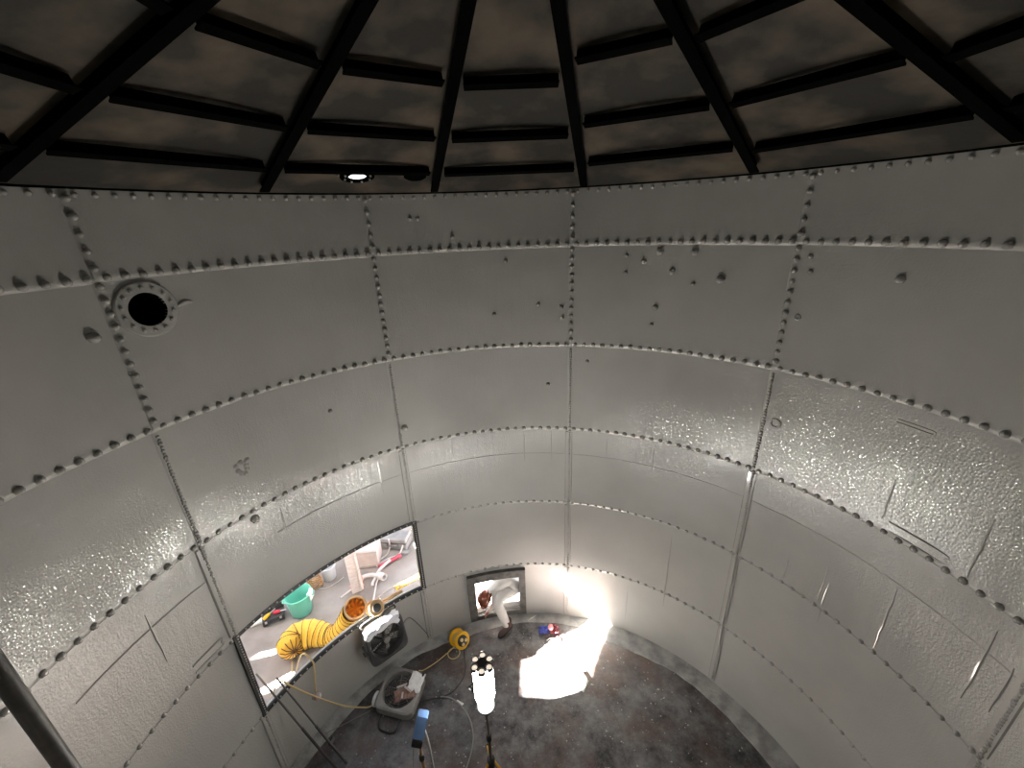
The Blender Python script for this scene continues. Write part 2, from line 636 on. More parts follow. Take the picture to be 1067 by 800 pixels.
# thin vertical runs of old weld on the plates
for az, z0, z1, w in [(81.8, 3.89, 4.46, .1), (66.85, 2.23, 2.91, .08), (75.47, 2.55, 3.37, .09), (86.25, 2.83, 3.62, .12),
                      (89.0, 2.94, 3.44, .12), (71.0, 3.95, 4.4, .07), (59.9, 2.25, 3.15, .06), (66.1, 2.36, 3.3, .05),
                      (-77.7, 2.95, 3.55, .1), (.6, 3.25, 3.78, .07), (7.2, 3.28, 3.78, .05), (20.3, 3.3, 3.8, .07),
                      (-16.9, 3.4, 3.79, .08), (-54.5, 3.26, 3.75, .1), (20.3, .18, 1.15, .05), (27.8, .15, 1.15, .06),
                      (37, .9, 2.3, .05), (-34, 3.2, 3.7, .07), (31, 3.3, 3.78, .06)]:
    mb = MB()
    pts = []
    for i in range(9):
        t = i / 8
        pts.append(cyl(az + random.uniform(-.06, .06), z0 + (z1 - z0) * t, R - .004 - face(z0 + (z1 - z0) * t)))
    mb.tube(pts, .008, 6, rs=[.003 + w * .09 * math.sin(math.pi * min(1, max(.05, t / 8))) for t in range(9)])
    o = mb.build('weld_bead', 'black_rubber', shell, True)
    o.data.materials[0] = GLOSS

for a0, a1 in ((-88, -57), (-56, -29), (-28, 11), (12, 50), (51.5, 90)):
    o = MB().tube([cyl(a0 + (a1 - a0) * i / 24, 3.39 + random.uniform(-.004, .004), R - .001 - face(3.39) - .012 * (1 - (i / 24))) for i in range(25)], .004, 6).build('weld_bead', 'black_rubber', shell, True)
    o.data.materials[0] = GLOSS

# scabs and small lugs on the plates
for az, z, w, h, kind in [(-58.45, 4.37, .16, .15, 0), (52.8, 4.49, .13, .16, 1), (75.4, 3.91, .44, .085, 2), (-72.8, 2.61, .30, .09, 2),
                          (52.8, 5.71, .07, .09, 1), (70.9, 4.93, .26, .03, 2)]:
    mb = MB()
    M = frame(cyl(az, z, R - .002 - face(z)), inward(az), (math.cos(rad(az)), -math.sin(rad(az)), 0))
    if kind == 2:
        mb.tube(catmull([(-w / 2, h / 2, 0), (w / 2, h / 2, 0), (w / 2 + .012, 0, 0), (w / 2, -h / 2, 0), (-w / 2, -h / 2, 0)], 4), .012, 6, M)
    elif kind == 1:
        mb.lathe([(w * .5, 0), (w * .48, .02), (w * .28, .024), (w * .24, .006)], 14, M)
    else:
        for i in range(9):
            x, y = random.uniform(-.5, .5) * w, random.uniform(-.5, .5) * h
            mb.lathe([(.035, 0), (.028, .012), (.008, .02)], 7, M @ Matrix.Translation((x, y, 0)))
    o = mb.build('plate_scar', 'black_rubber', shell, True)
    o.data.materials[0] = GLOSS

# the curb of mortar where wall meets floor
mb = MB()
NA = 180
for i in range(NA):
    az = 360 * i / NA
    aa = (az + 180) % 360 - 180
    edge = 3.40 + .09 * noise.noise((math.sin(rad(az)) * 2.2, math.cos(rad(az)) * 2.2, 1.0)) + .03 * noise.noise((math.sin(rad(az)) * 14, math.cos(rad(az)) * 14, 3.0))
    if 22 < aa < 120:
        edge -= .13
    for r, z in ((R - .002, .045), (R - .06, .035), ((edge + R) / 2, .022), (edge + .02, .012), (edge, 0)):
        mb.v.append(tuple(cyl(az, z, r)))
for i in range(NA):
    j = (i + 1) % NA
    for k in range(4):
        mb.f.append((i * 5 + k, j * 5 + k, j * 5 + k + 1, i * 5 + k + 1))
o = mb.build('baseboard_curb', 'curb_mortar', None, True, 'structure')
o['label'] = 'rough pale grey mortar curb around the tank floor'

o = MB().lathe([(0.001, 0), (1.2, 0), (2.4, 0), (R + .01, 0), (R + .01, -.03), (.001, -.03)], 72).build('floor', 'black_rubber', None, False, 'structure')
o.data.materials[0] = FLOOR
o['label'] = 'dark rusty steel tank floor strewn with dust'
o = MB().lathe([(R + .03, -.012), (8, -.012), (26, -.012)], 64).build('ground', 'concrete', None, False, 'structure')
o['label'] = 'pale concrete yard outside the tank'

# ------------------------------------------------------------------ the roof
roof = structure('ceiling', 'dark conical steel roof with radial rafters')
ZR, ZA = 7.104, 8.33


def roofz(r):
    return ZA + (ZR - ZA) * r / R


RAF = [-75.0 + 29.65 * i for i in range(6)]
RAF = RAF + [RAF[-1] + (285 - RAF[-1]) * i / 7 for i in range(1, 7)]
HOLE = (-30.4, 3.19)
for i, a0 in enumerate(RAF):
    a1 = RAF[i + 1] if i < 11 else RAF[0] + 360
    azs = [a0 + (a1 - a0) * k / 12 for k in range(13)]
    rsr = [.28, 1.2, 2.2, 3.05, 3.33, R + .05]
    hole = None
    if i == 1:
        hole = (-32.1, -28.7)
        azs = sorted(azs + [hole[0], hole[1]])
        rsr = [.28, 1.2, 2.2, 3.05, 3.115, 3.265, R + .05]
    mb = MB()
    for r in rsr:
        for a in azs:
            mb.v.append(tuple(cyl(a, roofz(r), r)))
    n = len(azs)
    for j in range(len(rsr) - 1):
        for k in range(n - 1):
            if hole and hole[0] < (azs[k] + azs[k + 1]) / 2 < hole[1] and 3.13 < (rsr[j] + rsr[j + 1]) / 2 < 3.25:
                continue
            mb.f.append((j * n + k, j * n + k + 1, (j + 1) * n + k + 1, (j + 1) * n + k))
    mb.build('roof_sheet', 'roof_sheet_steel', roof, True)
slope = math.atan2(ZR - ZA, R)


def roof_frame(az, r, drop=0.0):
    """local x along the slope outwards, y around the tank, z up through the sheet"""
    a = rad(az)
    x = Vector((math.sin(a) * math.cos(slope), math.cos(a) * math.cos(slope), math.sin(slope)))
    y = Vector((-math.cos(a), math.sin(a), 0))
    z = x.cross(y)
    p = cyl(az, roofz(r), r) - z * drop
    return Matrix(((x.x, y.x, z.x, p.x), (x.y, y.y, z.y, p.y), (x.z, y.z, z.z, p.z), (0, 0, 0, 1)))


for a in RAF:
    mb = MB()
    M = roof_frame(a, 1.82)
    L = 3.16 / math.cos(slope)
    mb.box(L, .016, .075, M, (0, 0, -.038))
    mb.box(L, .085, .012, M, (0, 0, -.078))
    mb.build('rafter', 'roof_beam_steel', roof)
PUR = []
for i, a0 in enumerate(RAF):
    a1 = RAF[i + 1] if i < 11 else RAF[0] + 360
    rr = [(3.0, 1.6), (2.37, 2.0), (1.67, 2.8)]
    if i == 3:
        rr = [(2.93, 1.6), (2.25, 2.0), (1.5, 2.8)]
    if i == 4:
        rr = [(3.0, 1.6), (2.28, 2.0), (1.55, 2.8)]
    if i == 2:
        rr = [(3.03, 1.6), (2.39, 2.0), (1.70, 2.8)]
    for r, g in rr:
        p, q = cyl(a0 + g, roofz(r), r), cyl(a1 - g, roofz(r), r)
        mid = (p + q) / 2
        x = (q - p)
        L = x.length
        am = (a0 + a1) / 2
        up = roof_frame(am, r).to_3x3() @ Vector((0, 0, 1))
        M = frame(mid - up * .0, up, x)
        mb = MB()
        mb.box(L, .012, .075, M, (0, 0, -.035))
        mb.box(L, .07, .012, M, (0, 0, -.072))
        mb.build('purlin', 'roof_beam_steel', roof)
MB().lathe([(.30, 8.18), (.30, 8.42), (.02, 8.44), (.02, 8.2)], 24, closed=True).build('hub_ring', 'roof_beam_steel', roof)
# rim angle
MB().lathe([(R - .012, ZR - .012), (R - .012, ZR + .006), (R + .05, ZR + .006), (R + .05, ZR - .012)], 96, closed=True).build('rim_angle', 'roof_beam_steel', roof)
# bolted vent hole in the roof
vr = MB()
M = roof_frame(HOLE[0], HOLE[1], .006)
vr.lathe([(.076, 0), (.076, -.012), (.145, -.012), (.145, 0)], 28, M @ Matrix.Diagonal((.9, 1.2, 1, 1)), closed=True)
MB().box(.30, .02, .34, frame(cyl(HOLE[0], roofz(HOLE[1]), HOLE[1]) - Vector((.17, .034, 0)), (0, 0, 1), (-.2, 1, 0)), (0, 0, .16)).build('added_sun_blocker', 'roof_sheet_steel', roof)  # added plate outside the hole, keeps direct sun from passing through
ring = vr.build('vent_ring', 'roof_beam_steel', roof)
for k in range(8):
    an = rad(45 * k + 20)
    MB().lathe([(.011, 0), (.010, -.012), (.002, -.016)], 8, M @ Matrix.Translation((.112 * .9 * math.cos(an), .112 * 1.2 * math.sin(an), -.012))).build('bolt', 'zinc_bolt', ring)
MB().lathe([(.10, 0), (.10, -.03), (.07, -.05), (.001, -.05)], 20, roof_frame(-19.7, 3.16) @ Matrix.Diagonal((.7, 1.2, 1, 1))).build('blank_cover', 'roof_beam_steel', roof)

# ------------------------------------------------------------------ the cut-out opening: black edging with bolts
op = structure('door_1', 'opening where one wall plate is missing, edged with bolted black strips')


def arc_strip(a0, a1, z0, z1, r0, r1, n=20):
    azs = [a0 + (a1 - a0) * i / n for i in range(n + 1)]
    return grid_plate(azs, [z0, z1], lambda i, j: r0, r1 - r0)


A0, A1 = AZ[0], AZ[1]
Z0, Z1 = ZS[1], ZS[2]
strips = [(A0 - .6, A1 + .6, Z1 - .02, Z1 + .035), (A0 - .6, A1 + .6, Z0 - .025, Z0 + .03),
          (A0 - .5, A0 + .45, Z0 - .02, Z1 + .03), (A1 - .5, A1 + .6, Z0 - .02, Z1 + .03)]
for i, (a0, a1, z0, z1) in enumerate(strips):
    st = arc_strip(a0, a1, z0, z1, R - .035, R + .012, 24 if i < 2 else 3).build('edge_strip', 'black_rubber', op)
    mb = MB()
    if i < 2:
        for k in range(26):
            az = a0 + (a1 - a0) * (k + .5) / 26
            mb.lathe([(.010, 0), (.009, .008), (.002, .012)], 6, frame(cyl(az, (z0 + z1) / 2, R - .035), inward(az), (0, 0, 1)))
    else:
        for k in range(34):
            z = z0 + (z1 - z0) * (k + .5) / 34
            az = a0 * .45 + a1 * .55
            mb.lathe([(.0075, 0), (.007, .006), (.002, .009)], 6, frame(cyl(az, z, R - .035), inward(az), (0, 0, 1)))
    mb.build('bolt_row', 'zinc_bolt', st, True, 'stuff')

# ------------------------------------------------------------------ the small entry hatch
hatch = structure('door_2', 'low square entry hatch with a broad dark steel frame')
h0, h1, hz0, hz1 = HATCH
for a0, a1, z0, z1 in [(h0 - 2.1, h1 + 1.8, hz1, hz1 + .15), (h0 - 2.1, h1 + 1.8, hz0 - .095, hz0), (h0 - 2.1, h0, hz0, hz1), (h1, h1 + 1.8, hz0, hz1)]:
    arc_strip(a0, a1, z0, z1, R - .075, R + .12, 8).build('frame_bar', 'hatch_frame_steel', hatch)

# ------------------------------------------------------------------ pipe nozzle high on the wall
az, z = NOZZLE
M = frame(cyl(az, z, R - .012), inward(az), (0, 0, 1))
noz = tag(empty('pipe_nozzle', M=M), 'round bolted pipe flange with a black open bore on the upper wall', 'pipe flange')
o = MB().lathe([(.142, -.01), (.142, .03), (.225, .03), (.235, .02), (.235, -.01)], 40, closed=True).build('flange', 'black_rubber', noz, True)
o.data.materials[0] = WALL
for k in range(14):
    a = 2 * math.pi * k / 14
    b = MB().lathe([(.017, .03), (.016, .045), (.009, .05), (.001, .05)], 8, Matrix.Translation((.186 * math.cos(a), .186 * math.sin(a), 0))).build('bolt', 'black_rubber', noz, True)
    b.data.materials[0] = WALL
MB().lathe([(.142, .028), (.142, -.7), (.001, -.7)], 32).build('bore', 'hole_dark', noz, True)
o = MB().tube(catmull([(-.02, -.23, .005), (0.01, -.30, .012), (.0, -.36, .004)], 4), .018, 6).build('paint_lump', 'black_rubber', noz, True)
o.data.materials[0] = WALL

# ------------------------------------------------------------------ unseen board screen, added to mask the sun down to the floor patch
scr = structure('wall_sun_mask', 'unseen board wall added outside to mask the sun, its gap cut for the sunlit patch')
U = Vector((0.98, 0.196, 0)).normalized()
Vv = Vector((-U.y, U.x, 0))


def scr_pt(v, h, d=0.0):
    return U * (-9.0 + d) + Vv * v + Vector((0, 0, h))


GAP = [(2.17, 4.67), (2.0, 4.96), (2.09, 5.15), (2.55, 5.33), (2.9, 5.50), (3.3, 6.22), (3.44, 6.06), (3.03, 5.38), (2.96, 5.21), (3.0, 4.79), (2.6, 4.73)]  # outline shaped to throw the sun patch and the streak up the wall
bm = bmesh.new()
outer = [(-3.0, 0), (3.7, 0), (9.5, 0), (9.5, 4.25), (3.62, 4.25), (3.62, 8.2), (-3.0, 8.2)]
loops = []
SLITS = [[(3.82, 2.47), (3.90, 2.52), (3.90, 2.67), (3.83, 2.66)], [(3.14, 2.69), (3.21, 2.62), (3.41, 2.84), (3.36, 2.88)]]  # slits cut to throw light streaks on the ground outside
for pts in (outer, GAP, *SLITS):
    vs_ = [bm.verts.new(scr_pt(*p)) for p in pts]
    for i in range(len(vs_)):
        loops.append(bm.edges.new((vs_[i], vs_[(i + 1) % len(vs_)])))
bmesh.ops.triangle_fill(bm, edges=loops, use_beauty=True)
ret = bmesh.ops.solidify(bm, geom=bm.faces[:], thickness=.05)
me = bpy.data.meshes.new('sun_mask_screen')
bm.to_mesh(me)
bm.free()
me.materials.append(MAT['sun_mask_board'])
o = bpy.data.objects.new('sun_mask_screen', me)
COL.objects.link(o)
o.parent = scr

# ------------------------------------------------------------------ the tripod work light
LX, LY = -.55, 1.01
wl = thing('work_light', 'glowing white cylindrical work light on a slim tripod stand', 'work light', (LX, LY, 0))
MB().tube([(0, 0, .45), (0, 0, 1.2)], .019, 10).build('pole', 'lamp_pole_bronze', wl, True)
MB().tube([(0, 0, 1.15), (0, 0, 1.66)], .014, 10).build('pole', 'lamp_pole_bronze', wl, True)
MB().lathe([(.019, 1.1), (.034, 1.11), (.034, 1.19), (.016, 1.2)], 12).build('clamp', 'lamp_dark', wl, True)
MB().lathe([(.02, .62), (.05, .63), (.05, .73), (.02, .74)], 14).build('collar', 'lamp_dark', wl, True)
for k in range(3):
    a = rad(90 + 120 * k + 12)
    d = Vector((math.cos(a), math.sin(a), 0))
    lg = MB().tube([d * .04 + Vector((0, 0, .70)), d * .30 + Vector((0, 0, .36)), d * .52 + Vector((0, 0, .02))], .014, 8).build('leg', 'reel_yellow', wl, True)
    MB().lathe([(.018, 0), (.02, .03), (.012, .05)], 8, Matrix.Translation(d * .52)).build('rubber_foot', 'black_rubber', lg, True)
    MB().tube([d * .02 + Vector((0, 0, .42)), d * .27 + Vector((0, 0, .40))], .008, 6).build('brace', 'lamp_pole_bronze', wl, True)
MB().lathe([(.015, 1.56), (.03, 1.60), (.085, 1.68), (.10, 1.71), (.10, 1.735), (.062, 1.736)], 20).build('lamp_neck', 'lamp_dark', wl, True)
MB().lathe([(.001, 1.735), (.060, 1.735), (.085, 1.80), (.112, 1.92), (.112, 2.33), (.105, 2.36), (.001, 2.36)], 24).build('diffuser', 'lamp_diffuser', wl, True)
MB().lathe([(.114, 1.93), (.122, 1.94), (.122, 2.34), (.114, 2.35)], 12, a0=152, a1=208, closed=True).build('added_light_shield', 'lamp_dark', wl)  # added opaque shield, cuts the light thrown on the left wall
hd = MB()
hd.lathe([(.001, 2.362), (.075, 2.362), (.085, 2.372), (.06, 2.40), (.05, 2.41), (.001, 2.41)], 20)
head = hd.build('lamp_cap', 'lamp_dark', wl, True)
for k in range(6):
    a = rad(60 * k + 30)
    M = Matrix.Translation((.088 * math.cos(a), .088 * math.sin(a), 2.385))
    cupo = MB().lathe([(.02, -.02), (.042, -.01), (.044, .03), (.037, .032), (.03, .012), (.001, .012)], 14, M).build('spot_cup', 'lamp_dark', head, True)
    MB().lathe([(.029, .013), (.018, .026), (.001, .03)], 12, M).build('spot_lens', 'lamp_spot_lens', head, True)
    sd = bpy.data.lights.new('spot_beam', 'SPOT')
    sd.energy = SPOT_WATTS
    sd.color = (1.0, 0.955, 0.88)
    sd.spot_size = rad(110)
    sd.spot_blend = 0.8
    sd.shadow_soft_size = .028
    so_ = bpy.data.objects.new('spot_beam', sd)
    COL.objects.link(so_)
    so_.parent = cupo
    so_.location = (.088 * math.cos(a), .088 * math.sin(a), 2.43)
    so_.rotation_euler = Vector((math.cos(a), math.sin(a), .95)).to_track_quat('-Z', 'Y').to_euler()
MB().tube([Vector((-.112, -.02, 2.12)), Vector((-.17, -.03, 2.08)), Vector((-.112, -.02, 1.98))], .016, 6).build('handle', 'lamp_dark', wl, True)

# ------------------------------------------------------------------ the blue floodlight on its own stand
bl = thing('flood_light', 'small blue floodlight with a black end on a brown tripod pole', 'flood light', (-1.29, .81, 0))
tilt = Matrix.Translation((.03, .03, 1.66)) @ Matrix.Rotation(rad(-12), 4, 'X') @ Matrix.Rotation(rad(14), 4, 'Y')
MB().box(.115, .10, .30, tilt, (0, 0, .05), .018).build('housing', 'lamp_blue', bl, True)
MB().box(.12, .105, .10, tilt, (0, 0, -.15), .012).build('end_cap', 'black_plastic', bl, True)
fb = MB()
for k in range(4):
    fb.box(.118, .012, .26, tilt, (0, -.04 + .027 * k, .05))
fb.build('cooling_fins', 'lamp_blue', bl)
MB().tube([(0, 0, 0.45), (0, 0, 1.22)], .02, 10).build('pole', 'wood_tan', bl, True)
MB().tube([(0, 0, 1.2), (.01, .01, 1.56)], .016, 10).build('pole', 'wood_tan', bl, True)
MB().lathe([(.02, 1.17), (.032, 1.18), (.032, 1.25), (.018, 1.26)], 12).build('clamp', 'lamp_dark', bl, True)
MB().tube(catmull([(.075, .03, 1.62), (.10, .01, 1.45), (.11, .0, 1.0), (.12, -.02, .3), (.1, -.05, .01)], 5), .012, 6).build('power_cable', 'cord_grey', bl, True)
MB().tube(catmull([(-.03, 0, 1.5), (-.07, 0, 1.4), (-.1, -.03, 1.0), (-.12, -.05, .6)], 5), .005, 6).build('strap', 'cord_grey', bl, True)
for k in range(3):
    a = rad(30 + 120 * k)
    d = Vector((math.cos(a), math.sin(a), 0))
    MB().tube([d * .03 + Vector((0, 0, .68)), d * .5 + Vector((0, 0, .015))], .013, 8).build('leg', 'wood_tan', bl, True)


# ------------------------------------------------------------------ box fans
def box_fan(name, label, M, body, blade, S=.62, T=.17):
    root = tag(empty(name, M=M), label, 'fan', 'square box fans')
    N = 48
    mb = MB()
    ri = S * .425

    def sq(a, half, rc):
        # rounded square by superellipse-like clamp
        c, s = math.cos(a), math.sin(a)
        e = 7.0
        k = (abs(c) ** e + abs(s) ** e) ** (-1 / e)
        return c * k * half, s * k * half
    loops_ = []
    for half, z, circ in ((S / 2, -T / 2 + .012, 0), (S / 2 - .012, -T / 2, 0), (ri, -T / 2, 1), (ri - .008, 0, 1), (ri, T / 2 - .004, 1), (ri + .012, T / 2, 1),
                          (S / 2 - .02, T / 2, 0), (S / 2, T / 2 - .02, 0)):
        L = []
        for i in range(N):
            a = 2 * math.pi * (i + .5) / N
            if circ:
                L.append((half * math.cos(a), half * math.sin(a), z))
            else:
                x, y = sq(a, half, 0)
                L.append((x, y, z))
        loops_.append(L)
    n0 = 0
    for L in loops_:
        mb.v += L
    k = len(loops_)
    for j in range(k):
        j2 = (j + 1) % k
        for i in range(N):
            i2 = (i + 1) % N
            mb.f.append((j * N + i, j * N + i2, j2 * N + i2, j2 * N + i))
    mb.build('housing', body, root, True)
    g = MB()
    for rr in (.22, .36, .5, .64, .78, .92):
        R_ = ri * rr
        g.tube([(R_ * math.cos(2 * math.pi * i / 28), R_ * math.sin(2 * math.pi * i / 28), T / 2 - .012) for i in range(29)], .0022, 4, cap=False)
    for i in range(10):
        a = 2 * math.pi * i / 10
        g.tube([(.05 * math.cos(a), .05 * math.sin(a), T / 2 - .011), (ri * math.cos(a), ri * math.sin(a), T / 2 - .012)], .0025, 4)
    g.build('grille', body, root)
    MB().lathe([(.001, T / 2), (.035, T / 2 - .001), (.047, T / 2 - .01), (.05, -.02), (.04, -.05), (.001, -.05)], 20).build('hub', 'grey_plastic', root, True)
    bld = MB()
    nb = 5
    n_ = 6
    for j in range(n_ + 1):
        t = j / n_
        r = .045 + (ri * .93 - .045) * t
        half = rad(15 + 13 * t)
        for s in (-1, 0, 1):
            bld.v.append((r * math.cos(half * s), r * math.sin(half * s), .01 + .03 * s * (1 - .3 * t)))
    for j in range(n_):
        for s in range(2):
            bld.f.append((j * 3 + s, j * 3 + s + 1, (j + 1) * 3 + s + 1, (j + 1) * 3 + s))
    base = None
    for i in range(nb):
        if base is None:
            base = bld.build('blade', blade, root, True)
            sm = base.modifiers.new('thickness', 'SOLIDIFY')
            sm.thickness = .006
            b = base
        else:
            b = base.copy()
            COL.objects.link(b)
            b.parent = root
        b.matrix_local = Matrix.Rotation(2 * math.pi * i / nb + .3, 4, 'Z')
    # back ring guard
    gb = MB()
    for rr in (.4, .7, .95):
        R_ = ri * rr
        gb.tube([(R_ * math.cos(2 * math.pi * i / 24), R_ * math.sin(2 * math.pi * i / 24), -T / 2 + .006) for i in range(25)], .003, 4, cap=False)
    for i in range(4):
        a = math.pi / 4 + math.pi / 2 * i
        gb.tube([(0, 0, -T / 2 + .006), (ri * math.cos(a), ri * math.sin(a), -T / 2 + .006)], .004, 4)
    gb.build('back_guard', 'black_plastic', root)
    kn = MB().lathe([(.02, 0), (.02, .02), (.001, .022)], 12, Matrix.Translation((S * .43, S * .43, T / 2 - .012))).build('switch_knob', 'black_plastic', root, True)
    return root


# fan lying on the tank floor, a little propped at the far side
xd = Vector((-1.64, 2.42, 0)) - Vector((-2.24, 2.56, 0))
Mf = frame((-1.985, 2.19, .17), Vector((.04, -.10, 1)), xd)
fan_a = box_fan('box_fan', 'grey box fan lying face up on the tank floor with rags on it', Mf, 'grey_plastic', 'fan_blade_smoke', .60)
st = MB()
st.tube(catmull([(-.17, -.27, -.07), (-.17, -.33, -.08), (-.155, -.43, -.10), (-.09, -.47, -.105), (.06, -.47, -.105), (.12, -.43, -.10), (.13, -.33, -.08), (.13, -.27, -.07)], 5), .013, 8)
st.build('stand_tube', 'black_plastic', fan_a, True)
MB().lathe([(.001, 0), (.085, 0), (.10, .012), (.10, .045), (.085, .055), (.001, .055)], 22,
           frame((-.31, -.14, -.05), (-1, 0, .0), (0, 0, 1))).build('wheel', 'white_plastic', fan_a, True)
MB().lathe([(.02, -.085), (.02, -.16), (.001, -.16)], 10, Matrix.Translation((-.2, .2, 0))).build('foot', 'black_plastic', fan_a)
MB().lathe([(.02, -.085), (.02, -.16), (.001, -.16)], 10, Matrix.Translation((.2, .2, 0))).build('foot', 'black_plastic', fan_a)

# fan hung below the opening's lower edge
azf = -41.2
nrm = (inward(azf) * math.cos(rad(14)) + Vector((0, 0, math.sin(rad(14)))))
xf = Vector((math.cos(rad(azf)), -math.sin(rad(azf)), 0))
Mh = frame(cyl(azf, .93, 3.33), nrm, xf)
fan_b = box_fan('box_fan', 'black box fan hanging inside the wall under the plate opening', Mh, 'dark_plastic', 'black_plastic', .60)
MB().box(.05, .03, .09, None, (-.325, -.06, -.02), .006).build('latch', 'dark_plastic', fan_b)
MB().tube(catmull([(-.26, .29, -.05), (-.24, .36, -.07), (.24, .36, -.07), (.26, .29, -.05)], 4), .012, 8).build('handle', 'black_plastic', fan_b, True)
MB().box(.035, .06, .2, None, (-.31, -.02, -.03), .006).build('bracket', 'dark_plastic', fan_b)


# ------------------------------------------------------------------ crumpled sheets
def crumple(name, material, w, d, amp, seed, M, label, cat, nx=18, ny=14, droop=None, thick=.004, fscale=6.0, smooth=False):
    mb = MB()
    for j in range(ny + 1):
        for i in range(nx + 1):
            x, y = (i / nx - .5) * w, (j / ny - .5) * d
            e = .06 * noise.noise((i * .45, j * .45, seed + 7.3))
            z = amp * (noise.noise((x * fscale, y * fscale, seed)) + .5 * noise.noise((x * fscale * 2.3, y * fscale * 2.3, seed + 3)))
            x2, y2 = x * (1 + e * 2), y * (1 + e * 2)
            if droop:
                x2, y2, z = droop(x2, y2, z)
            mb.v.append((x2, y2, z))
    for j in range(ny):
        for i in range(nx):
            a = j * (nx + 1) + i
            mb.f.append((a, a + 1, a + nx + 2, a + nx + 1))
    o = mb.build(name, material, None, smooth)
    o.matrix_world = M
    sm = o.modifiers.new('thickness', 'SOLIDIFY')
    sm.thickness = thick
    return tag(o, label, cat)


def over_fan(x, y, z):
    # draped over the top edge: y<0 lies on the face, y>0 runs back over the top
    z = abs(z) * .6
    y = y * (.75 + 1.1 * noise.noise((x * 7, 2.2, .4))) - .02 * (x < -.1)
    if y > .0:
        return x, .30 + z * .8 + .012, .085 - y * .9
    return x + y * .25, .312 + y, .10 + z


crumple('plastic_bag', 'white_plastic', .54, .27, .09, 3.1, Mh, 'crumpled white plastic sheet draped over the hanging black fan', 'plastic sheet', droop=over_fan)
crumple('rag', 'white_cloth', .21, .26, .05, 9.1, Mf @ Matrix.Translation((.205, .13, .115)), 'bright white crumpled cloth on the far corner of the floor fan', 'cloth', 12, 12, fscale=9)
crumple('rag', 'brown_rag', .30, .16, .05, 5.4, Mf @ Matrix.Translation((.10, -.06, .112)) @ Matrix.Rotation(.5, 4, 'Z'), 'brown rag strewn across the grille of the floor fan', 'rag', 14, 9, fscale=11)
for k, (x, y, a) in enumerate([(.02, .03, .7), (.13, .0, -.3), (.09, -.1, 1.9)]):
    o = MB().box(.16 - .03 * k, .028, .012, None, (0, 0, 0), .003).build('wood_chip', 'crate_board')
    o.matrix_world = Mf @ Matrix.Translation((x, y, .125 + .012 * k)) @ Matrix.Rotation(a, 4, 'Z') @ Matrix.Rotation(.25, 4, 'Y')
    tag(o, ['long pale stick slanting over the floor fan grille', 'middle pale stick on the floor fan rags', 'short pale stick at the floor fan rim'][k], 'stick', 'pale sticks on the floor fan')

# ------------------------------------------------------------------ yellow cord reel
ax = Vector((.52, -.62, .42)).normalized()
Mr = frame((-1.185, 3.03, .16), ax, (0, 0, 1))
reel = tag(empty('cord_reel', M=Mr), 'yellow plastic cord reel standing by the curb', 'cord reel')
for zc in (-.10, .10):
    MB().lathe([(.03, zc - .012), (.13, zc - .012), (.142, zc), (.13, zc + .012), (.03, zc + .012)], 26, closed=True).build('flange', 'reel_yellow', reel, True)
MB().lathe([(.075, -.09), (.07, 0), (.075, .09)], 20).build('drum', 'reel_yellow', reel, True)
cw = MB()
cw.tube([((.083 + .004 * math.sin(i)) * math.cos(i * .5), (.083 + .004 * math.sin(i)) * math.sin(i * .5), -.08 + .075 * i / 90) for i in range(90)], .007, 5)
cw.build('wound_cord', 'cord_yellow', reel, True)
MB().lathe([(.001, .16), (.05, .16), (.085, .14), (.09, .112), (.03, .112)], 20).build('socket_plate', 'lamp_dark', reel, True)
for k in range(3):
    a = 2 * math.pi * k / 3 + .5
    MB().lathe([(.028, 0), (.026, .016), (.001, .018)], 12, Matrix.Translation((.045 * math.cos(a), .045 * math.sin(a), .152))).build('socket', 'cord_yellow', reel, True)
MB().tube(catmull([(-.09, -.06, -.13), (-.13, -.10, 0), (-.12, -.06, .12)], 5), .012, 7).build('stand', 'lamp_dark', reel, True)


def cord(name, pts, r, material, label, k=6, cat='cord'):
    o = MB().tube(catmull(pts, k), r, 6).build(name, material, None, True)
    return tag(o, label, cat)


SILL = lambda az, dz=0.0, dr=0.0: cyl(az, Z0 + .035 + dz, R + dr)
cord('extension_cord', [(-4.05, 2.30, .02), SILL(-63.0, .02, .10), SILL(-62.6, .01, -.06), (-2.98, 1.75, .85), (-2.72, 1.88, .42), (-2.46, 2.0, .16), (-2.36, 2.08, .10)],
     .010, 'cord_yellow', 'yellow cord sagging from the opening edge down to the floor fan')
cord('extension_cord', [(-1.78, 2.53, .14), (-1.72, 2.60, .05), (-1.55, 2.74, .02), (-1.35, 2.92, .02), (-1.25, 3.0, .06)], .008, 'cord_yellow', 'thin yellow cord running from the floor fan to the reel')
cord('cord_loop', [(-1.27 + .10 * math.cos(t), 2.87 + .10 * math.sin(t), .02 + .004 * t) for t in [i * .55 for i in range(13)]], .008, 'cord_yellow', 'small coil of tan cord lying beside the yellow reel', 3)
cord('power_cable', [(-1.10, 2.93, .08), (-1.09, 2.80, .012), (-1.06, 2.62, .012), (-1.09, 2.45, .012), (-1.22, 2.27, .012), (-1.38, 2.20, .012), (-1.55, 2.17, .012), (-1.70, 2.10, .05)],
     .010, 'cord_black', 'dark cable curving from the reel to the floor fan')
cord('power_cable', [(-1.40, 2.19, .03), (-1.25, 2.18, .012), (-1.08, 2.07, .012), (-.94, 1.90, .012), (-.87, 1.72, .012), (-.86, 1.55, .012), (-.92, 1.3, .012), (-1.05, 1.1, .012)],
     .010, 'cord_grey', 'pale grey cable snaking over the floor towards the stand')
cord('thin_wire', [(-2.42, 2.02, .05), (-2.6, 1.95, .02), (-2.86, 1.82, .02), (-3.05, 1.72, .04)], .006, 'cord_grey', 'thin wire from the floor fan to the mortar curb')
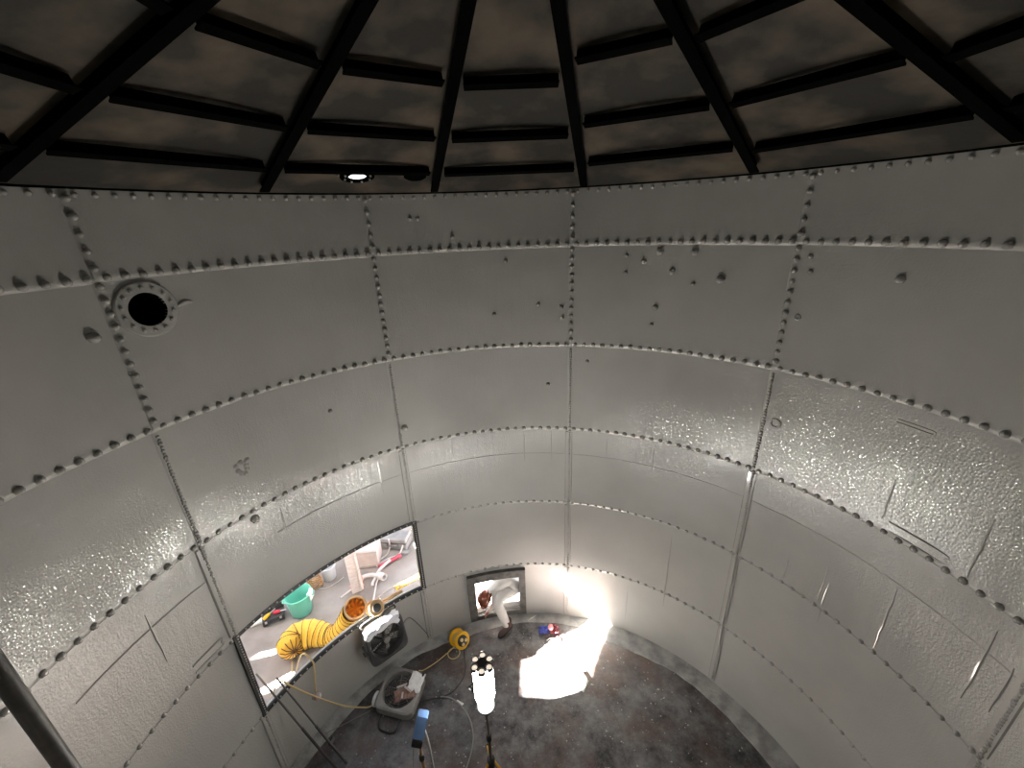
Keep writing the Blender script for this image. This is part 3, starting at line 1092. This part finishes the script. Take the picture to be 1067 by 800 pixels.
cord('cord_loop', [(-3.98, 2.85, .02), (-3.95, 2.78, .02), (-3.90, 2.68, .02), (-3.80, 2.55, .06), SILL(-57.5, .05, .15), SILL(-57.0, .03, -.03), SILL(-57.2, -.10, -.06), SILL(-57.8, -.35, -.05), SILL(-58.2, -.5, -.05)],
     .011, 'cord_yellow', 'yellow cord hooked over the opening edge and hanging down the wall')
M = frame(cyl(-58.3, .66, R - .06), (0, 0, 1))
pl = tag(empty('plug', M=M), 'pale pink plug at the end of the hanging yellow cord', 'plug')
MB().lathe([(.001, -.06), (.03, -.06), (.045, -.03), (.045, .03), (.02, .06), (.001, .06)], 14, Matrix.Rotation(1.2, 4, 'Y')).build('plug_body', 'pipe_white', pl, True)
MB().lathe([(.046, -.01), (.05, 0), (.046, .01)], 14, Matrix.Rotation(1.2, 4, 'Y')).build('plug_ring', 'pink_plastic', pl, True)
cord('thin_wire', [Mh @ Vector((.30, .02, 0)), cyl(-33, .75, R - .05), cyl(-29.8, .30, R - .04), cyl(-29.0, .12, R - .04)], .006, 'dark_pole', 'dark wire slanting from the hanging fan down the wall')

# ------------------------------------------------------------------ poles propped against the opening
for k, (f_, t_, lab) in enumerate([((-2.66, 1.33, 0), (-3.43, 1.53, 1.65), 'thin steel pole propped on the corner of the plate opening, left of its twin'),
                                   ((-2.56, 1.40, 0), (-3.27, 1.613, 1.44), 'shorter steel pole with a black clip propped in the plate opening')]):
    p = thing('propped_pole', lab, 'pole', f_, group='poles propped in the opening')
    f_, t_ = Vector(f_), Vector(t_)
    d = t_ - f_
    MB().tube([Vector((0, 0, 0.004)), d * .45], .017, 8).build('shaft', 'dark_pole', p, True)
    MB().tube([d * .43, d], .012, 8).build('upper_shaft', 'steel_pole', p, True)
    if k == 1:
        MB().box(.10, .035, .05, frame(d * .24, d, (0, 1, 0)), (0.03, 0, 0), .008).build('clip', 'black_plastic', p)

# ------------------------------------------------------------------ access ladder rail close by
lad = thing('ladder', 'thick dark round ladder rail rising past the lower corner', 'ladder', (-1.53, -1.26, 0))
MB().tube([(0, 0, 0), (0, 0, 7.45)], .023, 14).build('rail', 'rail_paint', lad, True)
MB().tube([(-.30, -.40, 0), (-.30, -.40, 7.45)], .023, 14).build('rail', 'rail_paint', lad, True)
for k in range(15):
    z = .12 + .5 * k
    MB().tube([(-.01, -.015, z), (-.29, -.385, z)], .014, 8).build('rung', 'rail_paint', lad, True)

# ------------------------------------------------------------------ litter on the tank floor
def sheet(name, pts, material, label, cat, z=.006):
    mb = MB()
    n = len(pts)
    mb.v = [(x, y, z + (dz if dz else 0)) for x, y, dz in pts] + [(x, y, z + (dz if dz else 0) + .004) for x, y, dz in pts]
    mb.f = [tuple(range(n))[::-1], tuple(range(n, 2 * n))] + [(i, (i + 1) % n, n + (i + 1) % n, n + i) for i in range(n)]
    return tag(mb.build(name, material), label, cat)


sheet('paper_sheet', [(.66, 2.46, .02), (.79, 2.49, .05), (.89, 2.32, .04), (.79, 2.18, .0), (.69, 2.27, .01)], 'paper', 'cream sheet of card at the edge of the sunlit patch', 'paper')
sheet('paper_sheet', [(.0, 3.42, .03), (.10, 3.46, .05), (.16, 3.52, .05), (.06, 3.47, .04)], 'paper', 'white paper scrap on the curb beside the entry hatch', 'paper')
sheet('paper_sheet', [(-1.16, 2.12, 0), (-1.05, 2.06, .01), (-1.03, 2.085, .01), (-1.14, 2.15, 0)], 'paper', 'narrow white strip of tape beside the grey cable', 'paper')
sheet('paper_sheet', [(-.86, 2.37, 0), (-.72, 2.44, .02), (-.72, 2.28, .02)], 'paper', 'white triangular scrap beyond the glowing work light', 'paper')
crumple('work_glove', 'rag_blue', .17, .15, .07, 1.7, Matrix.Translation((.27, 3.22, .06)), 'crumpled blue glove on the floor right of the hatch', 'glove', 10, 10, fscale=12)
crumple('rag', 'rag_maroon', .15, .17, .06, 2.9, Matrix.Translation((.45, 3.22, .06)), 'crumpled maroon rag beside the blue glove', 'rag', 10, 10, fscale=13)
o = MB().lathe([(.03, 0), (.045, .02), (.045, .08), (.03, .10), (.001, .10)], 14).build('pink_cap', 'pink_plastic', None, True)
o.matrix_world = Matrix.Translation((.39, 3.24, .11)) @ Matrix.Rotation(1.0, 4, 'X')
tag(o, 'small pink cap between blue glove and maroon rag', 'cap')
for k, (x, y, a) in enumerate([(.36, 3.07, .4), (.52, 3.07, -.9)]):
    o = MB().tube([(-.06, 0, .012), (0, .01, .02), (.06, -.01, .012)], .010, 6).build('stick', 'paper' if k == 0 else 'rag_maroon', None)
    o.matrix_world = Matrix.Translation((x, y, 0)) @ Matrix.Rotation(a, 4, 'Z')
    tag(o, ['pale stick in front of the maroon rag', 'dark stick beside the maroon rag'][k], 'stick')
ch = MB()
rnd = random.Random(5)
for i in range(1300):
    r = 3.3 * math.sqrt(rnd.random())
    a = rnd.random() * 2 * math.pi
    x, y = r * math.cos(a), r * math.sin(a)
    if y < -.5:
        continue
    s = rnd.uniform(.004, .015) * (2.0 if rnd.random() < .06 else 1)
    t = rnd.random() * 6.28
    p = [(x + s * math.cos(t + q * 1.57) * rnd.uniform(.6, 1.2), y + s * math.sin(t + q * 1.57) * rnd.uniform(.4, 1.2), .003 + rnd.uniform(0, .008)) for q in range(4)]
    top = (x, y, .014)
    ch.add(p + [top], [(0, 1, 4), (1, 2, 4), (2, 3, 4), (3, 0, 4), (3, 2, 1, 0)])
tag(ch.build('paint_chips', 'paint_chip'), 'pale paint chips and grit scattered over the dark floor', 'debris', kind='stuff')

# ------------------------------------------------------------------ things in the yard behind the plate opening
# ribbed yellow duct: a gathered length on the ground, its other end over the sill
duct = thing('vent_duct', 'ribbed yellow ventilation duct lying outside and reaching over the opening edge', 'duct', (-4.0, 3.0, 0))
off = Vector((-4.0, 3.0, 0))
path = catmull([(-3.90, 2.86, .25), (-3.99, 2.98, .24), (-3.96, 3.12, .24), (-3.76, 3.19, .23), (-3.54, 3.17, .21), (-3.36, 3.13, .24), (-3.18, 3.05, .42), (-2.99, 2.94, .72), (-2.82, 2.83, 1.03), (-2.73, 2.77, 1.20)], 12)
N = len(path)
rs_ = []
for i in range(N):
    t = i / (N - 1)
    base_r = .03 + .20 * min(1, t / .10) ** .6 if t < .10 else (.23 if t < .30 else .23 - .075 * min(1, (t - .30) / .22))
    rs_.append(base_r * (1 + .035 * math.cos(i * 2 * math.pi / 6)))
MB().tube([p - off for p in path], .2, 24, rs=rs_, cap=False).build('sleeve', 'duct_yellow', duct, True)
for i in range(12, N - 4, 6):
    t = (path[min(i + 1, N - 1)] - path[i - 1]).normalized()
    Mw = frame(path[i] - off, t, (0, 0, 1))
    MB().lathe([(rs_[i] - .006, -.008), (rs_[i] + .008, 0), (rs_[i] - .006, .008)], 24, Mw).build('wire_hoop', 'duct_wire', duct, True)
for k in range(14):
    a = 2 * math.pi * k / 14
    t = (path[1] - path[0]).normalized()
    Mw = frame(path[0] - off, t, (0, 0, 1))
    MB().tube([(.02 * math.cos(a), .02 * math.sin(a), -.01), (.13 * math.cos(a), .13 * math.sin(a), .0), (.20 * math.cos(a), .20 * math.sin(a), .07)], .008, 5, Mw).build('gather_fold', 'duct_wire', duct, True)
Me = frame(Vector((-2.64, 2.70, 1.35)) - off, Vector((.30, -.45, .84)), (0, 0, 1)) @ Matrix.Scale(.82, 4)
MB().lathe([(.19, -.20), (.185, -.05), (.205, -.02), (.205, .02), (.172, .025), (.165, -.03), (.15, -.22), (.02, -.24)], 28, Me).build('end_collar', 'wood_tan', duct, True)
ol = MB()
for k in range(9):
    a = 2 * math.pi * k / 9
    ol.tube([(.15 * math.cos(a), .15 * math.sin(a), -.03), (.12 * math.cos(a + .3), .12 * math.sin(a + .3), -.10), (.03 * math.cos(a), .03 * math.sin(a), -.2)], .035, 7, Me)
ol.build('inner_lining', 'duct_orange', duct, True)

# yellow spool lamp with handle on the sill
Ms = frame((-2.33, 2.66, 1.37), Vector((.30, -.30, .35)), (0, 0, 1))
sp = tag(empty('hand_reel', M=Ms), 'tan hand reel with a long handle resting on the opening edge above the fan', 'hand reel')
for zc in (-.09, .09):
    MB().lathe([(.02, zc - .012), (.11, zc - .012), (.118, zc), (.11, zc + .012), (.02, zc + .012)], 22, closed=True).build('flange', 'wood_tan', sp, True)
MB().lathe([(.08, -.085), (.085, 0), (.08, .085)], 18).build('drum', 'reel_yellow', sp, True)
MB().lathe([(.001, .11), (.06, .108), (.06, .125), (.001, .13)], 16).build('hub', 'lamp_dark', sp, True)
Mi = Ms.inverted()
e0, e1 = Mi @ Vector((-2.24, 2.77, 1.36)), Mi @ Vector((-2.0, 2.99, 1.34))
up_ = (Mi.to_3x3() @ Vector((0, 0, 1))) * .07
sd_ = (Mi.to_3x3() @ Vector((-.05, .05, 0)))
MB().tube([e0, e1], .03, 8).build('grip', 'wood_tan', sp, True)
MB().tube(catmull([e0 + sd_, e0 + up_ + sd_, e1 + up_ + sd_, e1 + sd_], 5), .010, 6).build('wire_bail', 'pipe_white', sp, True)

# rope from the reel
cord('rope', [(-2.36, 2.72, 1.46), (-2.48, 2.95, 1.1), (-2.72, 3.5, .6), (-2.98, 4.2, .05), (-3.02, 4.42, .03), (-3.0, 4.56, .05)], .016, 'pipe_white', 'knotted pale rope running from the hand reel to the white pipe')

# yellow strip at the far corner of the opening
M = frame((-1.97, 3.33, 1.18), (0, 0, 1), (.80, .55, .12))
o = MB().box(.50, .09, .03, None, (0, 0, 0), .006).build('yellow_batten', 'duct_yellow')
o.matrix_world = M
tag(o, 'yellow batten lying along the lower right corner of the plate opening', 'batten')

# teal tub with a white cloth over its rim
TS = .84
tub = thing('tub', 'round teal plastic tub with a pale grey inside', 'tub', (-4.27, 3.86, 0))
MB().lathe([(.001, 0.01), (.19, 0.01), (.20, .0), (.215, .02), (.262, .44), (.285, .445), (.287, .47), (.265, .475), (.25, .455), (.205, .04), (.001, .04)], 32, Matrix.Diagonal((TS, TS, .95, 1))).build('body', 'tub_teal', tub, True)
for s in (-1, 1):
    d = Vector((math.cos(rad(200 if s < 0 else 20)), math.sin(rad(200 if s < 0 else 20)), 0))
    sdv = Vector((-d.y, d.x, 0))
    MB().tube(catmull([d * .262 + sdv * .08 + Vector((0, 0, .40)), d * .31 + sdv * .06 + Vector((0, 0, .385)), d * .31 - sdv * .06 + Vector((0, 0, .385)), d * .262 - sdv * .08 + Vector((0, 0, .40))], 4), .014, 6, Matrix.Diagonal((TS, TS, .95, 1))).build('handle', 'tub_teal', tub, True)


def over_rim(x, y, z):
    a = rad(8) + x / .23
    r = .272 * TS + z * .4
    if y > 0:
        return (r + .024) * math.cos(a), (r + .024) * math.sin(a), .465 - y * 1.0
    return (r - .03 + y * .1) * math.cos(a), (r - .03 + y * .1) * math.sin(a), .465 + y * 1.0


crumple('cloth', 'white_cloth', .17, .34, .03, 4.4, Matrix.Translation((-4.27, 3.86, 0)), 'white cloth hung over the rim of the teal tub', 'cloth', 8, 12, droop=over_rim)

# black tool case with tools
tbx = tag(empty('tool_case', M=frame((-4.72, 3.70, 0), (0, 0, 1), (.85, .45, 0))), 'open black tool case with silver clasps beside the teal tub', 'tool case')
MB().box(.36, .20, .12, None, (0, 0, .06), .015).build('body', 'black_plastic', tbx)
MB().box(.36, .02, .14, Matrix.Rotation(rad(-20), 4, 'X'), (0, .12, .16), .006).build('lid', 'black_plastic', tbx)
MB().tube(catmull([(-.08, -.10, .06), (-.07, -.14, .06), (.07, -.14, .06), (.08, -.10, .06)], 4), .010, 6).build('handle', 'dark_plastic', tbx, True)
for x in (-.12, .12):
    MB().box(.035, .012, .04, None, (x, -.104, .09)).build('clasp', 'zinc_bolt', tbx)
for k, (x, m_, lab) in enumerate([(-.08, 'reel_yellow', 'yellow hand tool lying in the black tool case'), (.09, 'tool_red', 'red screwdriver lying in the black tool case')]):
    tl = tag(empty('hand_tool', M=tbx.matrix_world @ Matrix.Translation((x, .0, .15)) @ Matrix.Rotation(.5 - k * .9, 4, 'Z') @ Matrix.Rotation(rad(80), 4, 'Y')), lab, 'tool')
    MB().lathe([(.001, -.09), (.026, -.085), (.034, -.04), (.026, .03), (.012, .045)], 12).build('grip', m_, tl, True)
    MB().tube([(0, 0, .04), (0, 0, .15)], .009, 8).build('shank', 'zinc_bolt', tl, True)
o = MB().box(.34, .24, .05, None, (0, 0, .025), .01).build('foam_pad', 'paper')
o.matrix_world = frame((-4.98, 3.72, 0), (0, 0, 1), (.85, .45, 0))
tag(o, 'cream foam pad on the ground behind the tool case', 'pad')

# white bucket and a brown coil behind the tub
wb = thing('bucket', 'small white plastic bucket behind the teal tub', 'bucket', (-4.06, 4.66, 0))
MB().lathe([(.001, 0), (.12, 0), (.125, .01), (.15, .30), (.16, .30), (.16, .32), (.14, .32), (.115, .02), (.001, .02)], 24).build('body', 'white_plastic', wb, True)
MB().tube([(.155 * math.cos(t), .02 + .155 * math.sin(t) * .4, .30 - .155 * abs(math.sin(t)) * .5) for t in [i * math.pi / 10 for i in range(11)]], .004, 5).build('bail', 'zinc_bolt', wb, True)
wcoil = MB()
wcoil.tube([((.12 + .02 * math.sin(i * 1.7)) * math.cos(i * .42), (.10 + .02 * math.cos(i * 2.1)) * math.sin(i * .42), .02 + .0034 * i) for i in range(75)], .014, 5)
o = wcoil.build('rope_coil', 'straw_brown', None, True)
o.matrix_world = Matrix.Translation((-4.24, 4.42, 0))
tag(o, 'loose coil of brown rope between teal tub and white bucket', 'rope')
cord('thin_wire', [(-4.15, 4.35, .02), (-4.0, 4.36, .02), (-3.86, 4.48, .02), (-3.75, 4.62, .03)], .008, 'pipe_white', 'thin pale wire on the ground by the brown coil')

# plank, crate and grey case
plk = thing('plank', 'long weathered plank leaning on the pale crate', 'plank', (-3.34, 4.22, 0))
d = Vector((-3.60, 4.72, 1.0)) - Vector((-3.34, 4.22, 0))
MB().box(.19, .035, d.length, frame(d * .5 + Vector((0, 0, .03)), d, (.86, .45, 0)), (0, 0, 0), .006).build('board', 'plank_wood', plk)
MB().box(.05, .045, d.length * .96, frame(d * .5 + Vector((0.05, 0.0, .05)), d, (.86, .45, 0)), (.06, -.03, 0), .006).build('batten', 'plank_wood', plk)
crt = tag(empty('crate', M=frame((-3.40, 5.08, 0), (0, 0, 1), (1, .10, 0))), 'pale pinkish board crate behind the leaning plank', 'crate')
MB().box(.56, .40, .42, None, (0, 0, .22), .008).build('body', 'crate_board', crt)
for x in (-.19, 0, .19):
    MB().box(.175, .012, .40, None, (x, -.206, .22), .003).build('panel', 'crate_board', crt)
for z_ in (.045, .40):
    MB().box(.58, .02, .05, None, (0, -.215, z_), .004).build('batten', 'plank_wood', crt)
cas = tag(empty('equipment_case', M=frame((-2.88, 5.52, 0), (0, 0, 1), (1, -.15, 0))), 'dark grey hard equipment case beyond the pale crate', 'case')
MB().box(.62, .34, .30, None, (0, 0, .16), .03).build('body', 'case_grey', cas)
MB().box(.63, .35, .05, None, (0, 0, .20), .015).build('lid_seam', 'dark_plastic', cas)
MB().tube(catmull([(-.12, -.17, .17), (-.1, -.22, .17), (.1, -.22, .17), (.12, -.17, .17)], 4), .014, 6).build('handle', 'dark_plastic', cas, True)
MB().box(.18, .10, .05, None, (.28, -.22, .03), .012).build('corner_foot', 'case_grey', cas)
cord('cable', [(-2.95, 5.30, .36), (-2.98, 5.33, .10), (-3.02, 5.2, .03), (-3.18, 4.98, .03), (-3.12, 4.86, .04)], .016, 'pipe_white', 'pale hose draped in front of the grey equipment case')
cord('cable', [(-2.66, 5.36, .2), (-2.74, 5.2, .04), (-2.95, 5.08, .03), (-3.16, 4.9, .03)], .02, 'pipe_white', 'pale hose curving along the ground beside the red pipe')

# pipes
pp = thing('pipe_fitting', 'white plastic pipe tee with a coral socket on the ground', 'pipe', (-3.1, 4.58, .05))
MB().tube(catmull([(-.26, -.06, .02), (-.18, .0, .02), (-.05, .03, .01), (.06, .0, .01)], 4), .045, 10).build('pipe', 'pipe_white', pp, True)
MB().lathe([(.062, -.05), (.062, .05), (.042, .05), (.042, -.05)], 16, frame((-.28, -.07, .02), (-.8, -.5, .1)), closed=True).build('socket', 'coral_plastic', pp, True)
MB().lathe([(.07, -.09), (.07, .09), (.045, .09), (.045, -.05), (.001, -.05)], 18, frame((.16, -.03, .03), (.75, -.55, .25))).build('tee_end', 'pipe_white', pp, True)
MB().tube([(0.02, .0, .02), (.10, .16, .06), (.24, .36, .08)], .03, 8).build('branch', 'pipe_white', pp, True)
MB().tube([(.02, -.03, -.01), (.0, -.16, -.02), (.02, -.22, -.03)], .03, 8).build('stub', 'pipe_white', pp, True)
rp = thing('pipe', 'dark red pipe lying beside the white pipe tee', 'pipe', (-2.92, 4.97, 0))
MB().tube([(-.17, -.14, .045), (.20, .16, .05)], .038, 12).build('tube', 'pipe_red', rp, True)
MB().lathe([(.045, -.03), (.045, .03), (.03, .03), (.03, -.03)], 14, frame((.20, .16, .05), (.37, .30, 0)), closed=True).build('collar', 'pipe_red', rp, True)
sc_ = tag(empty('scraper', M=frame((-3.44, 4.33, .02), (0, 0, 1), (.65, .75, 0))), 'coral scraper with a pale stick handle on the ground below the plank', 'scraper')
MB().box(.22, .20, .022, None, (.06, 0, .02), .006).build('blade', 'coral_plastic', sc_)
MB().box(.12, .10, .03, None, (.17, .07, .03), .006).build('grip_block', 'coral_plastic', sc_)
MB().tube([(-.03, 0, .02), (-.30, -.02, .02)], .017, 8).build('handle', 'pipe_white', sc_, True)

# white tarpaulin on the ground outside the hatch
crumple('tarpaulin', 'white_plastic', 1.8, 1.5, .05, 6.6, Matrix.Translation((-.55, 4.85, .04)), 'bright white sheet on the ground outside the entry hatch', 'tarpaulin', 24, 20, fscale=3)

# ------------------------------------------------------------------ the person climbing in through the hatch
per = thing('person', 'person in white coveralls and brown helmet stepping in through the low hatch', 'person', (-.42, 3.2, 0))
PO = Vector((-.42, 3.2, 0))
J = {  # joint: (position, radius x, radius y)
    'pelvis': ((-.22, 3.78, .60), .155, .15), 'waist': ((-.33, 3.76, .69), .15, .145), 'chest': ((-.47, 3.70, .72), .165, .155),
    'upper': ((-.57, 3.64, .68), .13, .13), 'neck': ((-.655, 3.585, .61), .062, .062), 'head': ((-.725, 3.53, .53), .088, .092),
    'chin': ((-.725, 3.475, .44), .06, .055),
    'hipA': ((-.25, 3.68, .50), .145, .14), 'thighA': ((-.42, 3.56, .56), .14, .14), 'kneeA': ((-.54, 3.385, .545), .09, .09),
    'calfA': ((-.46, 3.335, .36), .09, .09), 'ankleA': ((-.385, 3.30, .15), .078, .075), 'footA': ((-.40, 3.27, .07), .045, .04),
    'hipB': ((-.13, 3.84, .50), .115, .115), 'kneeB': ((-.05, 3.96, .28), .075, .075), 'ankleB': ((.02, 4.20, .10), .05, .05), 'toeB': ((-.08, 4.22, .04), .04, .035),
    'shA': ((-.55, 3.56, .62), .075, .075), 'elA': ((-.585, 3.47, .42), .055, .055), 'wrA': ((-.69, 3.46, .27), .036, .036),
    'shB': ((-.60, 3.75, .62), .07, .07), 'elB': ((-.70, 3.80, .42), .052, .052), 'wrB': ((-.82, 3.72, .26), .036, .036),
}
EDG = [('pelvis', 'waist'), ('waist', 'chest'), ('chest', 'upper'), ('upper', 'neck'), ('neck', 'head'), ('head', 'chin'),
       ('pelvis', 'hipA'), ('hipA', 'thighA'), ('thighA', 'kneeA'), ('kneeA', 'calfA'), ('calfA', 'ankleA'), ('ankleA', 'footA'),
       ('pelvis', 'hipB'), ('hipB', 'kneeB'), ('kneeB', 'ankleB'), ('ankleB', 'toeB'),
       ('upper', 'shA'), ('shA', 'elA'), ('elA', 'wrA'), ('upper', 'shB'), ('shB', 'elB'), ('elB', 'wrB')]


def hand(prefix, wrist, fwd, side):
    w = Vector(J[wrist][0])
    fwd = Vector(fwd).normalized()
    side = Vector(side)
    side = (side - fwd * side.dot(fwd)).normalized()
    nrm_ = fwd.cross(side)
    J[prefix + 'palm'] = (tuple(w + fwd * .06), .034, .020)
    EDG.append((wrist, prefix + 'palm'))
    for k, (s, L) in enumerate(((-.028, .062), (-.010, .072), (.010, .068), (.028, .052))):
        a, b, c_ = (w + fwd * .095 + side * s), (w + fwd * (.095 + L * .55) + side * s * 1.15 - nrm_ * .010), (w + fwd * (.095 + L * .85) + side * s * 1.2 - nrm_ * .035)
        for n_, q, r_ in (('a', a, .0105), ('b', b, .0095), ('c', c_, .0085)):
            J['%sf%d%s' % (prefix, k, n_)] = (tuple(q), r_, r_)
        EDG.extend([(prefix + 'palm', '%sf%da' % (prefix, k)), ('%sf%da' % (prefix, k), '%sf%db' % (prefix, k)), ('%sf%db' % (prefix, k), '%sf%dc' % (prefix, k))])
    J[prefix + 'ta'] = (tuple(w + fwd * .055 + side * -.045), .012, .012)
    J[prefix + 'tb'] = (tuple(w + fwd * .09 + side * -.06 - nrm_ * .02), .010, .010)
    EDG.extend([(prefix + 'palm', prefix + 'ta'), (prefix + 'ta', prefix + 'tb')])


hand('handA', 'wrA', (-.5, -.1, -.6), (.1, -1, .1))
hand('handB', 'wrB', (-.5, -.3, -.6), (.1, -1, .1))
names = list(J)
me = bpy.data.meshes.new('body_skeleton')
me.from_pydata([tuple(Vector(J[n][0]) - PO) for n in names], [(names.index(a), names.index(b)) for a, b in EDG], [])
tmp = bpy.data.objects.new('body_skeleton', me)
COL.objects.link(tmp)
tmp.modifiers.new('skin', 'SKIN').use_smooth_shade = True
for i, n in enumerate(names):
    me.skin_vertices[0].data[i].radius = (J[n][1], J[n][2])
    me.skin_vertices[0].data[i].use_root = n == 'pelvis'
sb = tmp.modifiers.new('sub', 'SUBSURF')
sb.levels = sb.render_levels = 2
dg = bpy.context.evaluated_depsgraph_get()
body_me = bpy.data.meshes.new_from_object(tmp.evaluated_get(dg))
bpy.data.objects.remove(tmp, do_unlink=True)
body_me.name = 'body'
body_me.materials.clear()
body_me.materials.append(MAT['coverall'])
body_me.materials.append(MAT['skin'])
headc = Vector((-.725, 3.515, .50)) - PO
wa, wb_ = Vector(J['wrA'][0]) - PO, Vector(J['wrB'][0]) - PO
for p in body_me.polygons:
    p.use_smooth = True
    c = p.center
    if (c - headc).length < .125 or (c - wa).length < .19 and c.z < wa.z or (c - wb_).length < .19 and c.z < wb_.z:
        p.material_index = 1
body = bpy.data.objects.new('body', body_me)
COL.objects.link(body)
body.parent = per
# head frame: crown points left and down, face towards the floor
hz = Vector((-.40, -.22, .42)).normalized()       # towards the crown
fy = Vector((-.35, -.55, -.60)).normalized()      # where the face looks
Mhd = frame(Vector((-.728, 3.512, .515)) - PO, hz, fy)
hl = MB()
hl.lathe([(.128, .02), (.130, .035), (.122, .085), (.098, .128), (.055, .153), (.001, .160)], 24, Mhd @ Matrix.Diagonal((1.12, .92, 1, 1)))
hl.lathe([(.128, .02), (.150, .012), (.150, .022), (.130, .035)], 24, Mhd @ Matrix.Diagonal((1.18, .94, 1, 1)))
hel = hl.build('helmet', 'helmet_brown', per, True)
MB().lathe([(.10, .0), (.11, .02), (.10, .035)], 20, Mhd).build('helmet_band', 'lamp_dark', hel, True)
rg = MB()
rg.tube([Mhd @ Vector((.12 * math.cos(t), 0, .055 + .105 * math.sin(t))) for t in [i * math.pi / 10 for i in range(11)]], .012, 6)
rg.build('helmet_ridge', 'helmet_brown', hel, True)
nose = MB().lathe([(.018, 0), (.013, .02), (.002, .03)], 8, Mhd @ frame((.092, 0, -.03), (1, 0, -.3))).build('nose', 'skin', per, True)
for s in (-1, 1):
    MB().lathe([(.012, 0), (.009, .006), (.001, .008)], 8, Mhd @ frame((.088, .034 * s, .0), (1, .3 * s, 0))).build('eye', 'white_plastic', per, True)
    MB().lathe([(.022, 0), (.024, .008), (.008, .012)], 10, Mhd @ frame((.0, .088 * s, -.02), (0, s, 0))).build('ear', 'skin', per, True)
MB().box(.008, .045, .010, Mhd @ Matrix.Translation((.088, 0, -.065))).build('mouth', 'rag_maroon', per)


def boot(M, parent):
    secs = [(-.10, .034, .0, .10), (-.06, .046, .0, .125), (0, .046, .0, .12), (.05, .045, .0, .095), (.11, .052, .0, .075), (.16, .048, .0, .062), (.20, .028, .0, .04)]
    mb = MB()
    n = 12
    for x, hw, z0_, h_ in secs:
        for k in range(n):
            a = 2 * math.pi * k / n
            mb.v.append((x, hw * math.cos(a), z0_ + h_ / 2 + h_ / 2 * math.sin(a) if math.sin(a) > -.5 else z0_ + .018))
    for j in range(len(secs) - 1):
        for k in range(n):
            l = (k + 1) % n
            mb.f.append((j * n + k, j * n + l, (j + 1) * n + l, (j + 1) * n + k))
    mb.f.append(tuple(range(n)))
    mb.f.append(tuple((len(secs) - 1) * n + k for k in range(n)))
    mb.lathe([(.05, .06), (.058, .12), (.064, .2), (.056, .2), (.05, .12)], 14, Matrix.Translation((-.035, 0, 0)))
    mb.v = [tuple(M @ Vector(p)) for p in mb.v]
    b = mb.build('boot', 'boot_leather', parent, True)
    so = MB()
    pts = [(-.11, -.03), (-.115, 0), (-.11, .03), (-.05, .046), (.05, .044), (.12, .056), (.18, .046), (.215, .018), (.215, -.018), (.18, -.046), (.12, -.056), (.05, -.044), (-.05, -.046)]
    m = len(pts)
    so.add([(x, y, 0) for x, y in pts] + [(x, y, .024) for x, y in pts], [tuple(range(m))[::-1], tuple(range(m, 2 * m))] + [(i, (i + 1) % m, m + (i + 1) % m, m + i) for i in range(m)], M)
    so.build('sole', 'boot_sole', b)
    return b


boot(frame(Vector((-.375, 3.285, .014)) - PO, (0, 0, 1), (-.62, -.62, 0)), per)
boot(frame(Vector((.01, 4.21, .0)) - PO, (0, 0, 1), (-1, .05, 0)), per)
